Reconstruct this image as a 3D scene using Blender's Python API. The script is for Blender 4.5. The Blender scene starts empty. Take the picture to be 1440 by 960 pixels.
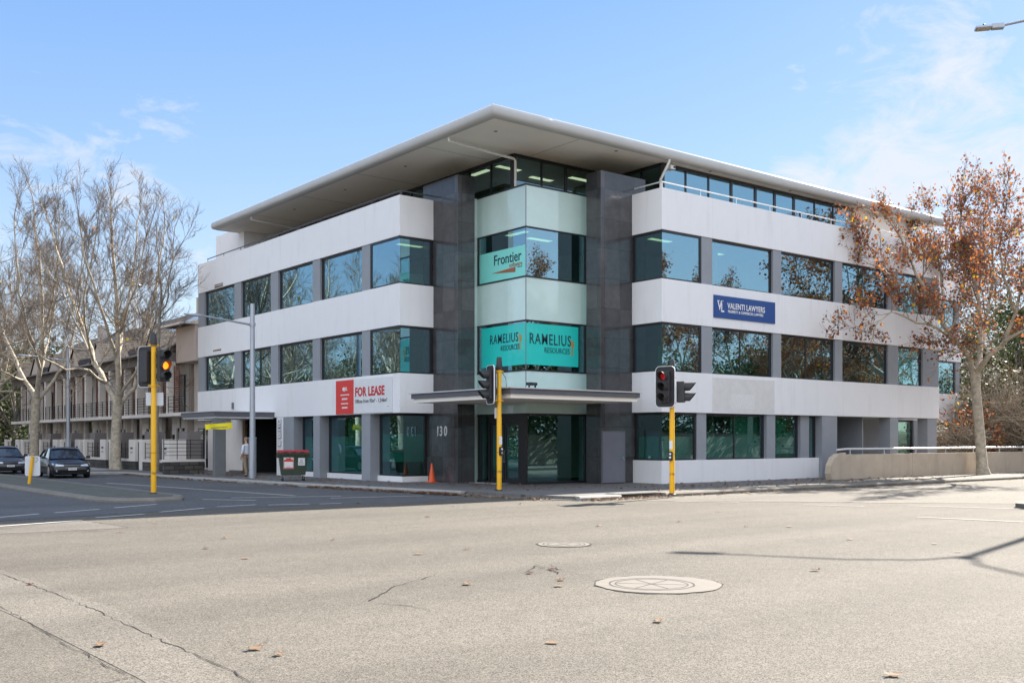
import bpy, bmesh, math, random
from mathutils import Vector, Matrix, noise
R = math.radians
scene = bpy.context.scene
COL = scene.collection
random.seed(7)

# ------------------------------------------------------------------ camera
# world axes: +X runs along the right-hand street, +Y along the left-hand street,
# the origin is the building's (cut away) street corner, z = 0 is the road
TH = R(38.31); C, S = math.cos(TH), math.sin(TH)
F = 1445.7; CX = 720.0; YH = 617.6; CAMX, CAMY, CAMZ = -22.196, -28.005, 1.88
cam_d = bpy.data.cameras.new('camera'); cam = bpy.data.objects.new('camera', cam_d); COL.objects.link(cam)
cam_d.lens = F / 1440 * 36; cam_d.sensor_width = 36; cam_d.sensor_fit = 'HORIZONTAL'
cam_d.shift_y = (YH - 480) / 1440; cam_d.clip_end = 6000; cam_d.clip_start = 0.1
cam.location = (CAMX, CAMY, CAMZ); cam.rotation_euler = (R(90), 0, -TH)
scene.camera = cam

# ------------------------------------------------------------------ world, sun
SUN_AZ = math.atan2(0.973, 0.225); SUN_EL = R(38.0)
w = bpy.data.worlds.new('World'); scene.world = w; w.use_nodes = True
wn = w.node_tree.nodes; wl = w.node_tree.links; wn.clear()
wo = wn.new('ShaderNodeOutputWorld'); bg = wn.new('ShaderNodeBackground')
sky = wn.new('ShaderNodeTexSky'); sky.sky_type = 'NISHITA'; sky.sun_disc = False
sky.sun_elevation = SUN_EL; sky.sun_rotation = SUN_AZ
sky.air_density = 1.0; sky.dust_density = 0.6; sky.ozone_density = 2.0; sky.altitude = 0
bg.inputs['Strength'].default_value = 0.1; SKYK = 3.6
# thin wind-blown cloud, laid out by direction in the sky
tc = wn.new('ShaderNodeTexCoord')
mp = wn.new('ShaderNodeMapping'); mp.inputs['Scale'].default_value = (2.6, 2.6, 5.0); mp.inputs['Rotation'].default_value = (R(12), R(-10), 0.4)
nz = wn.new('ShaderNodeTexNoise'); nz.inputs['Scale'].default_value = 4.2; nz.inputs['Detail'].default_value = 9; nz.inputs['Roughness'].default_value = 0.62; nz.inputs['Distortion'].default_value = 0.5
wl.new(tc.outputs['Generated'], mp.inputs['Vector']); wl.new(mp.outputs['Vector'], nz.inputs['Vector'])
def sky_patch(px, py, r0, r1):
    d = Vector((C*(px-CX)/F + S, C - S*(px-CX)/F, (YH-py)/F)).normalized()
    dp = wn.new('ShaderNodeVectorMath'); dp.operation = 'DOT_PRODUCT'; dp.inputs[1].default_value = d
    wl.new(tc.outputs['Generated'], dp.inputs[0])
    m = wn.new('ShaderNodeMapRange'); m.interpolation_type = 'SMOOTHSTEP'
    m.inputs['From Min'].default_value = math.cos(r0); m.inputs['From Max'].default_value = math.cos(r1)
    wl.new(dp.outputs['Value'], m.inputs['Value']); return m.outputs['Result']
def mth(op, a, b, clamp=False):
    n = wn.new('ShaderNodeMath'); n.operation = op; n.use_clamp = clamp
    for i, v in enumerate((a, b)):
        if isinstance(v, (int, float)): n.inputs[i].default_value = v
        else: wl.new(v, n.inputs[i])
    return n.outputs[0]
pA = sky_patch(1300, 215, 0.19, 0.02); pB = sky_patch(60, 290, 0.24, 0.02)
amount = mth('ADD', mth('MULTIPLY', pA, 0.43), mth('MULTIPLY', pB, 0.30))
amount = mth('ADD', amount, -0.10)
cl = mth('SUBTRACT', mth('ADD', nz.outputs['Fac'], amount), 0.72)
cl = mth('MULTIPLY', cl, 5.5, True)
cl = mth('MULTIPLY', cl, 0.85, True)
sep = wn.new('ShaderNodeSeparateXYZ'); wl.new(tc.outputs['Generated'], sep.inputs[0])
gr = wn.new('ShaderNodeValToRGB'); e_ = gr.color_ramp.elements
SKYG = [(0.0,(0.82,0.88,0.95)),(0.12,(0.60,0.75,0.94)),(0.25,(0.36,0.575,0.93)),(0.40,(0.205,0.435,0.89)),(1.0,(0.17,0.37,0.79))]
while len(e_) < len(SKYG): e_.new(0.5)
for q, (ps, c_) in zip(e_, SKYG): q.position = ps; q.color = (*c_, 1)
wl.new(sep.outputs['Z'], gr.inputs['Fac'])
# the half of the sky away from the building is brightened, out of view, to lift the shaded walls
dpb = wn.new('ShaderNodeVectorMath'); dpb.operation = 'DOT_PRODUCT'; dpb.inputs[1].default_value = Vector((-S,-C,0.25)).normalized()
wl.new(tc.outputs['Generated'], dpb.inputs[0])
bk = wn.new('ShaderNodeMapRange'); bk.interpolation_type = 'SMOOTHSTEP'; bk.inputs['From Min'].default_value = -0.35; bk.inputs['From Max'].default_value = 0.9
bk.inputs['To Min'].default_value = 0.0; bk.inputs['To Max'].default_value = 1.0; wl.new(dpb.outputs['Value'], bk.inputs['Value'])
sc_ = wn.new('ShaderNodeVectorMath'); sc_.operation = 'SCALE'; wl.new(gr.outputs['Color'], sc_.inputs[0]); sc_.inputs['Scale'].default_value = SKYK
mz = wn.new('ShaderNodeMixRGB'); mz.inputs['Fac'].default_value = 0.82
wl.new(sky.outputs['Color'], mz.inputs['Color1']); wl.new(sc_.outputs[0], mz.inputs['Color2'])
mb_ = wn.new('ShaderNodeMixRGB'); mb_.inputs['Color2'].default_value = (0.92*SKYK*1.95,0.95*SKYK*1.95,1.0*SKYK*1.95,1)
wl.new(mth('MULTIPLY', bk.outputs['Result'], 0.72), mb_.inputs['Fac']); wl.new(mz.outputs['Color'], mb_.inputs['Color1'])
mx = wn.new('ShaderNodeMixRGB'); mx.inputs['Color2'].default_value = (0.86*SKYK,0.90*SKYK,0.97*SKYK,1)
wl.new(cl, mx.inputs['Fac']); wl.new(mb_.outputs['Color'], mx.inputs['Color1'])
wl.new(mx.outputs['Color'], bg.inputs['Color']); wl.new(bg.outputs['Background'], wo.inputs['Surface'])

sd = bpy.data.lights.new('sun', 'SUN'); sd.energy = 5.0; sd.angle = R(0.55); sd.color = (1.0, 0.93, 0.82)
sun = bpy.data.objects.new('sun', sd); COL.objects.link(sun)
sdir = Vector((math.sin(SUN_AZ)*math.cos(SUN_EL), math.cos(SUN_AZ)*math.cos(SUN_EL), math.sin(SUN_EL)))
sun.rotation_euler = sdir.to_track_quat('Z', 'Y').to_euler(); sun.location = (30, 10, 40)

vs = scene.view_settings; vs.view_transform = 'Standard'; vs.look = 'None'; vs.exposure = 1.48; vs.gamma = 1.0; vs.use_curve_mapping = False
scene.cycles.max_bounces = 8; scene.cycles.transparent_max_bounces = 24; scene.cycles.glossy_bounces = 4
scene.cycles.sample_clamp_indirect = 6; scene.cycles.caustics_reflective = False; scene.cycles.caustics_refractive = False
scene.cycles.use_denoising = True

# ------------------------------------------------------------------ geometry of the site from the camera
def at_depth(px, py, d):
    X = (px-CX)/F*d; return Vector((CAMX + C*X + S*d, CAMY - S*X + C*d, CAMZ + (YH-py)/F*d))
def on_z(px, py, z=0.0): return at_depth(px, py, (CAMZ - z)*F/(py - YH))
def y_on_x(px, x=0.0):
    r = (px-CX)/F; Y = (x-CAMX)/(C*r+S); return Y*(C-S*r) + CAMY
def x_on_y(px, y=0.0):
    r = (px-CX)/F; Y = (y-CAMY)/(C-S*r); return Y*(C*r+S) + CAMX
def depth_of(x, y): return S*(x-CAMX) + C*(y-CAMY)
def z_at(py, x, y): return CAMZ + (YH-py)*depth_of(x, y)/F

# ------------------------------------------------------------------ mesh helpers
class MB:
    def __init__(s): s.v = []; s.f = []; s.mi = []; s.cur = 0
    def add(s, vs, fs):
        o = len(s.v); s.v.extend(vs)
        for f in fs: s.f.append(tuple(i+o for i in f)); s.mi.append(s.cur)
        return s
    def box(s, x0, x1, y0, y1, z0, z1):
        if x0 > x1: x0, x1 = x1, x0
        if y0 > y1: y0, y1 = y1, y0
        return s.add([(x0,y0,z0),(x1,y0,z0),(x1,y1,z0),(x0,y1,z0),(x0,y0,z1),(x1,y0,z1),(x1,y1,z1),(x0,y1,z1)],
              [(0,3,2,1),(4,5,6,7),(0,1,5,4),(1,2,6,5),(2,3,7,6),(3,0,4,7)])
    def prism(s, poly, z0, z1):
        a = sum(poly[i][0]*poly[(i+1)%len(poly)][1]-poly[(i+1)%len(poly)][0]*poly[i][1] for i in range(len(poly)))
        if a < 0: poly = poly[::-1]
        n = len(poly)
        return s.add([(p[0],p[1],z0) for p in poly]+[(p[0],p[1],z1) for p in poly],
              [tuple(range(n-1,-1,-1)), tuple(range(n,2*n))]+[(i,(i+1)%n,(i+1)%n+n,i+n) for i in range(n)])
    def extr(s, poly3, vec):
        n = len(poly3); vec = Vector(vec)
        return s.add([tuple(p) for p in poly3]+[tuple(Vector(p)+vec) for p in poly3],
              [tuple(range(n-1,-1,-1)), tuple(range(n,2*n))]+[(i,(i+1)%n,(i+1)%n+n,i+n) for i in range(n)])
    def quad(s, *p): return s.add([tuple(q) for q in p], [tuple(range(len(p)))])
    def tube(s, pts, rad, k=8, cap=True):
        pts = [Vector(p) for p in pts]; n = len(pts)
        if not hasattr(rad, '__len__'): rad = [rad]*n
        vs = []; t0 = (pts[1]-pts[0]).normalized()
        ref = Vector((0,0,1)) if abs(t0.z) < 0.9 else Vector((1,0,0))
        for i, p in enumerate(pts):
            t = (pts[min(i+1,n-1)]-pts[max(i-1,0)]).normalized()
            a = t.cross(ref)
            if a.length < 1e-4: a = t.orthogonal()
            a.normalize(); b = t.cross(a)
            for j in range(k):
                g = 2*math.pi*j/k; vs.append(tuple(p+a*(math.cos(g)*rad[i])+b*(math.sin(g)*rad[i])))
        fs = [(i*k+j, i*k+(j+1)%k, (i+1)*k+(j+1)%k, (i+1)*k+j) for i in range(n-1) for j in range(k)]
        if cap: fs += [tuple(range(k-1,-1,-1)), tuple(range((n-1)*k, n*k))]
        return s.add(vs, fs)
    def lathe(s, prof, k=16, c=(0,0,0), axis='z', a0=0.0):
        vs = []; n = len(prof)
        for r, h in prof:
            for j in range(k):
                g = 2*math.pi*j/k+a0; x, y = r*math.cos(g), r*math.sin(g)
                p = {'z':(x,y,h),'x':(h,x,y),'y':(y,h,x)}[axis]
                vs.append((p[0]+c[0],p[1]+c[1],p[2]+c[2]))
        fs = [(i*k+j, i*k+(j+1)%k, (i+1)*k+(j+1)%k, (i+1)*k+j) for i in range(n-1) for j in range(k)]
        fs += [tuple(range(k-1,-1,-1)), tuple(range((n-1)*k, n*k))]
        return s.add(vs, fs)
    def build(s, name, mat, parent=None, smooth=False, bevel=0.0, fix=True):
        me = bpy.data.meshes.new(name); me.from_pydata(s.v, [], s.f)
        for m in (mat if isinstance(mat, (list, tuple)) else [mat]): me.materials.append(m)
        if isinstance(mat, (list, tuple)): me.polygons.foreach_set('material_index', s.mi)
        if fix and len(s.f) < 4000:
            bm = bmesh.new(); bm.from_mesh(me); bmesh.ops.recalc_face_normals(bm, faces=bm.faces)
            if bevel > 0:
                ed = [e for e in bm.edges if len(e.link_faces)==2 and e.calc_face_angle(0) > 0.6]
                bmesh.ops.bevel(bm, geom=ed, offset=bevel, segments=2, affect='EDGES', profile=0.6, clamp_overlap=True)
            bm.to_mesh(me); bm.free()
        if smooth is True: me.polygons.foreach_set('use_smooth', [True]*len(me.polygons))
        elif smooth: me.set_sharp_from_angle(angle=R(smooth)); 
        me.update()
        o = bpy.data.objects.new(name, me); COL.objects.link(o)
        if parent: o.parent = parent
        return o

def tag(o, label=None, cat=None, group=None, kind=None):
    if label: o['label'] = label
    if cat: o['category'] = cat
    if group: o['group'] = group
    if kind: o['kind'] = kind
    return o
def thing(name, label, cat, loc=(0,0,0), rz=0.0, group=None):
    o = bpy.data.objects.new(name, None); COL.objects.link(o); o.location = loc; o.rotation_euler = (0,0,rz)
    o.empty_display_size = 0.3
    return tag(o, label, cat, group)
def struct(o): o['kind'] = 'structure'; return o
def copy_tree(o, parent=None):
    c = o.copy(); COL.objects.link(c)
    if parent: c.parent = parent
    for ch in list(o.children): copy_tree(ch, c)
    return c
def place(o, loc, rz=0.0, label=None, group=None, sc=1.0):
    o.location = loc; o.rotation_euler = (0,0,rz); o.scale = (sc,sc,sc)
    if label: o['label'] = label
    if group: o['group'] = group
    return o
def text(s, size, mat, name, parent, M, bold=0.0, align='LEFT', sx=1.0, thick=0.004, sp=1.06):
    cu = bpy.data.curves.new(name, 'FONT'); cu.body = s; cu.size = size; cu.align_x = align; cu.offset = bold; cu.extrude = thick; cu.resolution_u = 3; cu.space_character = sp
    t = bpy.data.objects.new(name, cu); COL.objects.link(t)
    dg = bpy.context.evaluated_depsgraph_get(); me = bpy.data.meshes.new_from_object(t.evaluated_get(dg))
    bpy.data.objects.remove(t); bpy.data.curves.remove(cu)
    me.transform(M @ Matrix.Diagonal((sx,1,1,1)))
    me.materials.clear(); me.materials.append(mat); me.name = name
    o = bpy.data.objects.new(name, me); COL.objects.link(o)
    if parent: o.parent = parent
    return o
# text frames: left facade (reads along -Y, faces -X); right facade (reads along +X, faces -Y)
def ML(x, y, z): return Matrix(((0,0,-1,x),(-1,0,0,y),(0,1,0,z),(0,0,0,1)))
def MR(x, y, z): return Matrix(((1,0,0,x),(0,0,-1,y),(0,1,0,z),(0,0,0,1)))

# ------------------------------------------------------------------ materials
def nt(m): return m.node_tree.nodes, m.node_tree.links
def pmat(name, col, rough=0.6, metal=0.0, var=0.0, scale=3.0, bump=0.0, bscale=40.0, spec=0.5, stain=None, coat=0.0):
    m = bpy.data.materials.new(name); m.use_nodes = True; n, l = nt(m); b = n['Principled BSDF']
    b.inputs['Base Color'].default_value = (*col, 1); b.inputs['Roughness'].default_value = rough; b.inputs['Metallic'].default_value = metal
    b.inputs['Specular IOR Level'].default_value = spec; b.inputs['Coat Weight'].default_value = coat
    if var or bump or stain:
        t = n.new('ShaderNodeTexCoord')
    if var:
        x = n.new('ShaderNodeTexNoise'); x.inputs['Scale'].default_value = scale; x.inputs['Detail'].default_value = 6; x.inputs['Roughness'].default_value = 0.65
        l.new(t.outputs['Object'], x.inputs['Vector'])
        r = n.new('ShaderNodeMapRange'); r.inputs['From Min'].default_value = 0.3; r.inputs['From Max'].default_value = 0.7
        r.inputs['To Min'].default_value = 1-var; r.inputs['To Max'].default_value = 1+var
        l.new(x.outputs['Fac'], r.inputs['Value'])
        v = n.new('ShaderNodeVectorMath'); v.operation = 'SCALE'; v.inputs[0].default_value = col
        l.new(r.outputs['Result'], v.inputs['Scale'])
        src = v.outputs['Vector']
        if stain:   # vertical rain streaks
            mpn = n.new('ShaderNodeMapping'); mpn.inputs['Scale'].default_value = (1.7, 1.7, 0.25)
            l.new(t.outputs['Object'], mpn.inputs['Vector'])
            y = n.new('ShaderNodeTexNoise'); y.inputs['Scale'].default_value = 1.6; y.inputs['Detail'].default_value = 5
            l.new(mpn.outputs['Vector'], y.inputs['Vector'])
            rr = n.new('ShaderNodeMapRange'); rr.inputs['From Min'].default_value = 0.54; rr.inputs['From Max'].default_value = 0.8
            rr.inputs['To Max'].default_value = stain[3]; l.new(y.outputs['Fac'], rr.inputs['Value'])
            mm = n.new('ShaderNodeMixRGB'); mm.inputs['Color2'].default_value = (*stain[:3], 1)
            l.new(rr.outputs['Result'], mm.inputs['Fac']); l.new(src, mm.inputs['Color1']); src = mm.outputs['Color']
        l.new(src, b.inputs['Base Color'])
    if bump:
        x = n.new('ShaderNodeTexNoise'); x.inputs['Scale'].default_value = bscale; x.inputs['Detail'].default_value = 4
        l.new(t.outputs['Object'], x.inputs['Vector'])
        bp = n.new('ShaderNodeBump'); bp.inputs['Strength'].default_value = bump; bp.inputs['Distance'].default_value = 0.01
        l.new(x.outputs['Fac'], bp.inputs['Height']); l.new(bp.outputs['Normal'], b.inputs['Normal'])
    return m
def island_mat(name, cols, rough=0.7, trans=0.0, spec=0.3):
    m = bpy.data.materials.new(name); m.use_nodes = True; n, l = nt(m); b = n['Principled BSDF']
    g = n.new('ShaderNodeNewGeometry'); rp = n.new('ShaderNodeValToRGB')
    el = rp.color_ramp.elements
    while len(el) < len(cols): el.new(0.5)
    pos = 0
    for e, (p, c) in zip(el, cols): e.position = p; e.color = (*c, 1)
    rp.color_ramp.interpolation = 'CONSTANT' if len(cols) > 2 else 'LINEAR'
    l.new(g.outputs['Random Per Island'], rp.inputs['Fac']); l.new(rp.outputs['Color'], b.inputs['Base Color'])
    b.inputs['Roughness'].default_value = rough; b.inputs['Specular IOR Level'].default_value = spec
    if trans:
        tr = n.new('ShaderNodeBsdfTranslucent'); l.new(rp.outputs['Color'], tr.inputs['Color'])
        mxx = n.new('ShaderNodeMixShader'); mxx.inputs['Fac'].default_value = trans
        out = n['Material Output']
        l.new(b.outputs['BSDF'], mxx.inputs[1]); l.new(tr.outputs['BSDF'], mxx.inputs[2]); l.new(mxx.outputs['Shader'], out.inputs['Surface'])
    return m
def glass_mat(name, tint, refl=0.34, rtint=(0.58,0.84,1.0), wob=0.0):
    m = bpy.data.materials.new(name); m.use_nodes = True; n, l = nt(m); n.remove(n['Principled BSDF'])
    out = n['Material Output']
    tr = n.new('ShaderNodeBsdfTransparent'); tr.inputs['Color'].default_value = (*tint, 1)
    gl = n.new('ShaderNodeBsdfGlossy'); gl.inputs['Roughness'].default_value = 0.0; gl.inputs['Color'].default_value = (*rtint, 1)
    lw = n.new('ShaderNodeLayerWeight'); lw.inputs['Blend'].default_value = 0.5
    pw = n.new('ShaderNodeMath'); pw.operation = 'POWER'; pw.inputs[1].default_value = 3.0
    l.new(lw.outputs['Facing'], pw.inputs[0])
    mr = n.new('ShaderNodeMapRange'); mr.inputs['To Min'].default_value = refl; mr.inputs['To Max'].default_value = 1.0
    l.new(pw.outputs[0], mr.inputs['Value'])
    ms = n.new('ShaderNodeMixShader'); l.new(mr.outputs['Result'], ms.inputs['Fac'])
    l.new(tr.outputs[0], ms.inputs[1]); l.new(gl.outputs[0], ms.inputs[2]); l.new(ms.outputs[0], out.inputs['Surface'])
    if wob:
        t = n.new('ShaderNodeTexCoord'); x = n.new('ShaderNodeTexNoise'); x.inputs['Scale'].default_value = 0.5; x.inputs['Detail'].default_value = 1
        l.new(t.outputs['Object'], x.inputs['Vector'])
        bp = n.new('ShaderNodeBump'); bp.inputs['Strength'].default_value = 1.0; bp.inputs['Distance'].default_value = wob
        l.new(x.outputs['Fac'], bp.inputs['Height']); l.new(bp.outputs['Normal'], gl.inputs['Normal'])
    return m
def emit_mat(name, col, st):
    m = bpy.data.materials.new(name); m.use_nodes = True; n, l = nt(m); b = n['Principled BSDF']
    b.inputs['Base Color'].default_value = (*col, 1); b.inputs['Emission Color'].default_value = (*col, 1); b.inputs['Emission Strength'].default_value = st
    return m
def asphalt_mat(name, base, light, var=0.10):
    m = bpy.data.materials.new(name); m.use_nodes = True; n, l = nt(m); b = n['Principled BSDF']
    t = n.new('ShaderNodeTexCoord')
    big = n.new('ShaderNodeTexNoise'); big.inputs['Scale'].default_value = 0.16; big.inputs['Detail'].default_value = 5; big.inputs['Roughness'].default_value = 0.6
    med = n.new('ShaderNodeTexNoise'); med.inputs['Scale'].default_value = 2.6; med.inputs['Detail'].default_value = 6; med.inputs['Roughness'].default_value = 0.7
    fine = n.new('ShaderNodeTexVoronoi'); fine.inputs['Scale'].default_value = 105.0
    fin2 = n.new('ShaderNodeTexNoise'); fin2.inputs['Scale'].default_value = 22.0; fin2.inputs['Detail'].default_value = 3
    for x in (big, med, fine, fin2): l.new(t.outputs['Object'], x.inputs['Vector'])
    def mrange(src, a, bb, c, d):
        q = n.new('ShaderNodeMapRange'); q.inputs['From Min'].default_value = a; q.inputs['From Max'].default_value = bb
        q.inputs['To Min'].default_value = c; q.inputs['To Max'].default_value = d; l.new(src, q.inputs['Value']); return q.outputs['Result']
    def mul(a, bb):
        q = n.new('ShaderNodeMath'); q.operation = 'MULTIPLY'; l.new(a, q.inputs[0]); l.new(bb, q.inputs[1]); return q.outputs[0]
    sepc = n.new('ShaderNodeSeparateColor'); l.new(fine.outputs['Color'], sepc.inputs[0])
    mpt = n.new('ShaderNodeMapping'); mpt.inputs['Scale'].default_value = (0.035, 0.55, 1.0); mpt.inputs['Rotation'].default_value = (0,0,R(18))
    trk = n.new('ShaderNodeTexNoise'); trk.inputs['Scale'].default_value = 1.0; trk.inputs['Detail'].default_value = 4; l.new(t.outputs['Object'], mpt.inputs['Vector']); l.new(mpt.outputs['Vector'], trk.inputs['Vector'])
    oil = n.new('ShaderNodeTexNoise'); oil.inputs['Scale'].default_value = 0.9; oil.inputs['Detail'].default_value = 3; l.new(t.outputs['Object'], oil.inputs['Vector'])
    kk = mul(mrange(trk.outputs['Fac'], 0.35, 0.65, 0.86, 1.08), mrange(oil.outputs['Fac'], 0.62, 0.80, 1.0, 0.80))
    k = mul(mul(mul(mrange(big.outputs['Fac'], 0.3, 0.7, 1-var, 1+var), mrange(med.outputs['Fac'], 0.3, 0.7, 0.90, 1.10)),
            mul(mrange(sepc.outputs[0], 0.0, 1.0, 0.30, 1.70), mrange(fin2.outputs['Fac'], 0.3, 0.7, 0.86, 1.14))), kk)
    v = n.new('ShaderNodeVectorMath'); v.operation = 'SCALE'; v.inputs[0].default_value = base; l.new(k, v.inputs['Scale'])
    l.new(v.outputs['Vector'], b.inputs['Base Color'])
    b.inputs['Roughness'].default_value = 0.85; b.inputs['Specular IOR Level'].default_value = 0.3
    bp = n.new('ShaderNodeBump'); bp.inputs['Strength'].default_value = 0.5; bp.inputs['Distance'].default_value = 0.006
    l.new(sepc.outputs[1], bp.inputs['Height']); l.new(bp.outputs['Normal'], b.inputs['Normal'])
    return m
def granite_mat():
    m = bpy.data.materials.new('granite'); m.use_nodes = True; n, l = nt(m); b = n['Principled BSDF']
    t = n.new('ShaderNodeTexCoord'); sp = n.new('ShaderNodeSeparateXYZ'); l.new(t.outputs['Object'], sp.inputs[0])
    ad = n.new('ShaderNodeMath'); ad.operation = 'ADD'; l.new(sp.outputs['X'], ad.inputs[0]); l.new(sp.outputs['Y'], ad.inputs[1])
    cb = n.new('ShaderNodeCombineXYZ'); l.new(ad.outputs[0], cb.inputs[0]); l.new(sp.outputs['Z'], cb.inputs[1])
    br = n.new('ShaderNodeTexBrick'); br.offset = 0.0; br.squash = 1.0
    br.inputs['Scale'].default_value = 1.0; br.inputs['Brick Width'].default_value = 0.84; br.inputs['Row Height'].default_value = 1.18
    br.inputs['Mortar Size'].default_value = 0.006; br.inputs['Mortar Smooth'].default_value = 0.0; br.inputs['Bias'].default_value = -0.1
    br.inputs['Color1'].default_value = (0.046,0.046,0.050,1); br.inputs['Color2'].default_value = (0.082,0.080,0.086,1); br.inputs['Mortar'].default_value = (0.02,0.02,0.02,1)
    l.new(cb.outputs[0], br.inputs['Vector'])
    x = n.new('ShaderNodeTexNoise'); x.inputs['Scale'].default_value = 2.2; x.inputs['Detail'].default_value = 8; x.inputs['Roughness'].default_value = 0.75
    l.new(t.outputs['Object'], x.inputs['Vector'])
    mr = n.new('ShaderNodeMapRange'); mr.inputs['From Min'].default_value = 0.3; mr.inputs['From Max'].default_value = 0.7; mr.inputs['To Min'].default_value = 0.72; mr.inputs['To Max'].default_value = 1.3
    l.new(x.outputs['Fac'], mr.inputs['Value'])
    v = n.new('ShaderNodeVectorMath'); v.operation = 'SCALE'; l.new(br.outputs['Color'], v.inputs[0]); l.new(mr.outputs[0], v.inputs['Scale'])
    l.new(v.outputs[0], b.inputs['Base Color']); b.inputs['Roughness'].default_value = 0.15; b.inputs['Specular IOR Level'].default_value = 0.6
    return m
def rows_mat(name, c1, c2, mortar, bw, rh, rough=0.8, ms=0.02, bump=0.6, off=0.5, ax='XY'):
    m = bpy.data.materials.new(name); m.use_nodes = True; n, l = nt(m); b = n['Principled BSDF']
    t = n.new('ShaderNodeTexCoord'); sp = n.new('ShaderNodeSeparateXYZ'); l.new(t.outputs['Object'], sp.inputs[0])
    ad = n.new('ShaderNodeMath'); ad.operation = 'ADD'; l.new(sp.outputs['X'], ad.inputs[0]); l.new(sp.outputs['Y'], ad.inputs[1])
    cb = n.new('ShaderNodeCombineXYZ')
    if ax == 'XY': l.new(ad.outputs[0], cb.inputs[0]); l.new(sp.outputs['Z'], cb.inputs[1])
    else: l.new(sp.outputs['X'], cb.inputs[0]); l.new(sp.outputs['Y'], cb.inputs[1])
    br = n.new('ShaderNodeTexBrick'); br.offset = off; br.inputs['Scale'].default_value = 1.0
    br.inputs['Brick Width'].default_value = bw; br.inputs['Row Height'].default_value = rh; br.inputs['Mortar Size'].default_value = ms
    br.inputs['Color1'].default_value = (*c1,1); br.inputs['Color2'].default_value = (*c2,1); br.inputs['Mortar'].default_value = (*mortar,1)
    l.new(cb.outputs[0], br.inputs['Vector']); l.new(br.outputs['Color'], b.inputs['Base Color']); b.inputs['Roughness'].default_value = rough
    bp = n.new('ShaderNodeBump'); bp.inputs['Strength'].default_value = bump; bp.inputs['Distance'].default_value = 0.02; bp.invert = True
    l.new(br.outputs['Fac'], bp.inputs['Height']); l.new(bp.outputs['Normal'], b.inputs['Normal'])
    return m

M = {}
M['white'] = pmat('white_render', (0.86,0.86,0.87), 0.75, var=0.018, scale=1.1, bump=0.06, bscale=90, stain=(0.60,0.58,0.55,0.30))
M['grey_wall'] = pmat('grey_paint', (0.30,0.32,0.35), 0.7, var=0.05, scale=1.5, bump=0.05)
M['grey_door'] = pmat('grey_door_paint', (0.17,0.175,0.21), 0.4, var=0.06, scale=2)
M['frame'] = pmat('dark_frame', (0.018,0.019,0.022), 0.35, spec=0.5)
M['soffit'] = pmat('soffit', (0.92,0.87,0.79), 0.8, var=0.03, scale=0.7)
M['fascia'] = pmat('roof_metal', (0.52,0.52,0.51), 0.5, metal=0.0, var=0.05, scale=0.8)
M['canopy_dark'] = pmat('canopy_grey', (0.12,0.125,0.145), 0.45, var=0.05)
M['granite'] = granite_mat()
M['glass'] = glass_mat('window_glass', (0.50,0.70,0.64), 0.33, wob=0.0015)
M['glass_low'] = glass_mat('shopfront_glass', (0.62,0.80,0.74), 0.17)
M['glass_clear'] = glass_mat('clear_glass', (0.55,0.66,0.66), 0.16)
M['pale_glass'] = pmat('backpainted_glass', (0.60,0.78,0.74), 0.06, var=0.05, scale=0.8, coat=1.0)
M['film'] = pmat('frosted_film', (0.10,0.36,0.33), 0.5, var=0.05)
M['stems'] = pmat('dry_stems',(0.40,0.33,0.25),0.9,var=0.3)
M['scuff'] = pmat('scuffed_yellow', (0.55,0.30,0.03), 0.7, var=0.5, scale=18)
M['seam'] = pmat('grimy_seam', (0.055,0.047,0.04), 0.9, var=0.4, scale=9)
M['column_grey'] = pmat('charcoal_paint', (0.17,0.18,0.185), 0.7, var=0.06)
M['blind'] = pmat('green_blind', (0.10,0.34,0.26), 0.7, var=0.05)
M['teal'] = pmat('teal_banner', (0.012,0.60,0.53), 0.5, coat=0.7)
M['teal_pale'] = pmat('pale_teal_banner', (0.24,0.78,0.70), 0.5, coat=0.7)
M['inside'] = pmat('office_wall', (0.56,0.57,0.48), 0.8, var=0.2, scale=0.5)
M['inside_floor'] = pmat('office_carpet', (0.10,0.10,0.105), 0.9)
M['ceil'] = pmat('office_ceiling', (0.6,0.61,0.58), 0.8)
M['lamp_panel'] = emit_mat('lit_panel', (1.0,0.90,0.58), 0.75)
M['silver'] = pmat('galvanised', (0.42,0.45,0.50), 0.42, metal=0.55, var=0.06, scale=3)
M['rail_pale'] = pmat('pale_rail', (0.72,0.72,0.72), 0.35, metal=0.3)
M['rail_dark'] = pmat('dark_rail', (0.10,0.11,0.13), 0.4, metal=0.3)
M['pipe'] = pmat('white_pipe', (0.70,0.69,0.66), 0.5)
M['yellow'] = pmat('signal_yellow', (0.90,0.47,0.006), 0.42, var=0.05, scale=4, stain=(0.42,0.22,0.02,0.35))
M['black'] = pmat('black_plastic', (0.016,0.016,0.018), 0.5, var=0.15, scale=9)
M['signal_grey'] = pmat('weathered_black', (0.042,0.042,0.046), 0.6, var=0.2, scale=8)
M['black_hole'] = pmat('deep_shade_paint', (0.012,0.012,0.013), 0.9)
M['plate_white'] = pmat('white_plate', (0.78,0.79,0.80), 0.45, var=0.03)
M['grey_plate'] = pmat('galvanised_plate', (0.62,0.65,0.70), 0.5, var=0.05)
M['text_dark'] = pmat('dark_lettering', (0.012,0.055,0.075), 0.5)
M['text_white'] = pmat('white_lettering', (0.85,0.85,0.85), 0.5)
M['text_red'] = pmat('red_lettering', (0.58,0.035,0.035), 0.5)
M['text_grey'] = pmat('grey_lettering', (0.14,0.14,0.16), 0.5)
M['text_rust'] = pmat('rust_lettering', (0.36,0.12,0.06), 0.5)
M['gold'] = pmat('gold_emblem', (0.45,0.33,0.12), 0.4, metal=0.2)
M['sign_red'] = pmat('red_sign', (0.72,0.055,0.045), 0.5)
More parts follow.
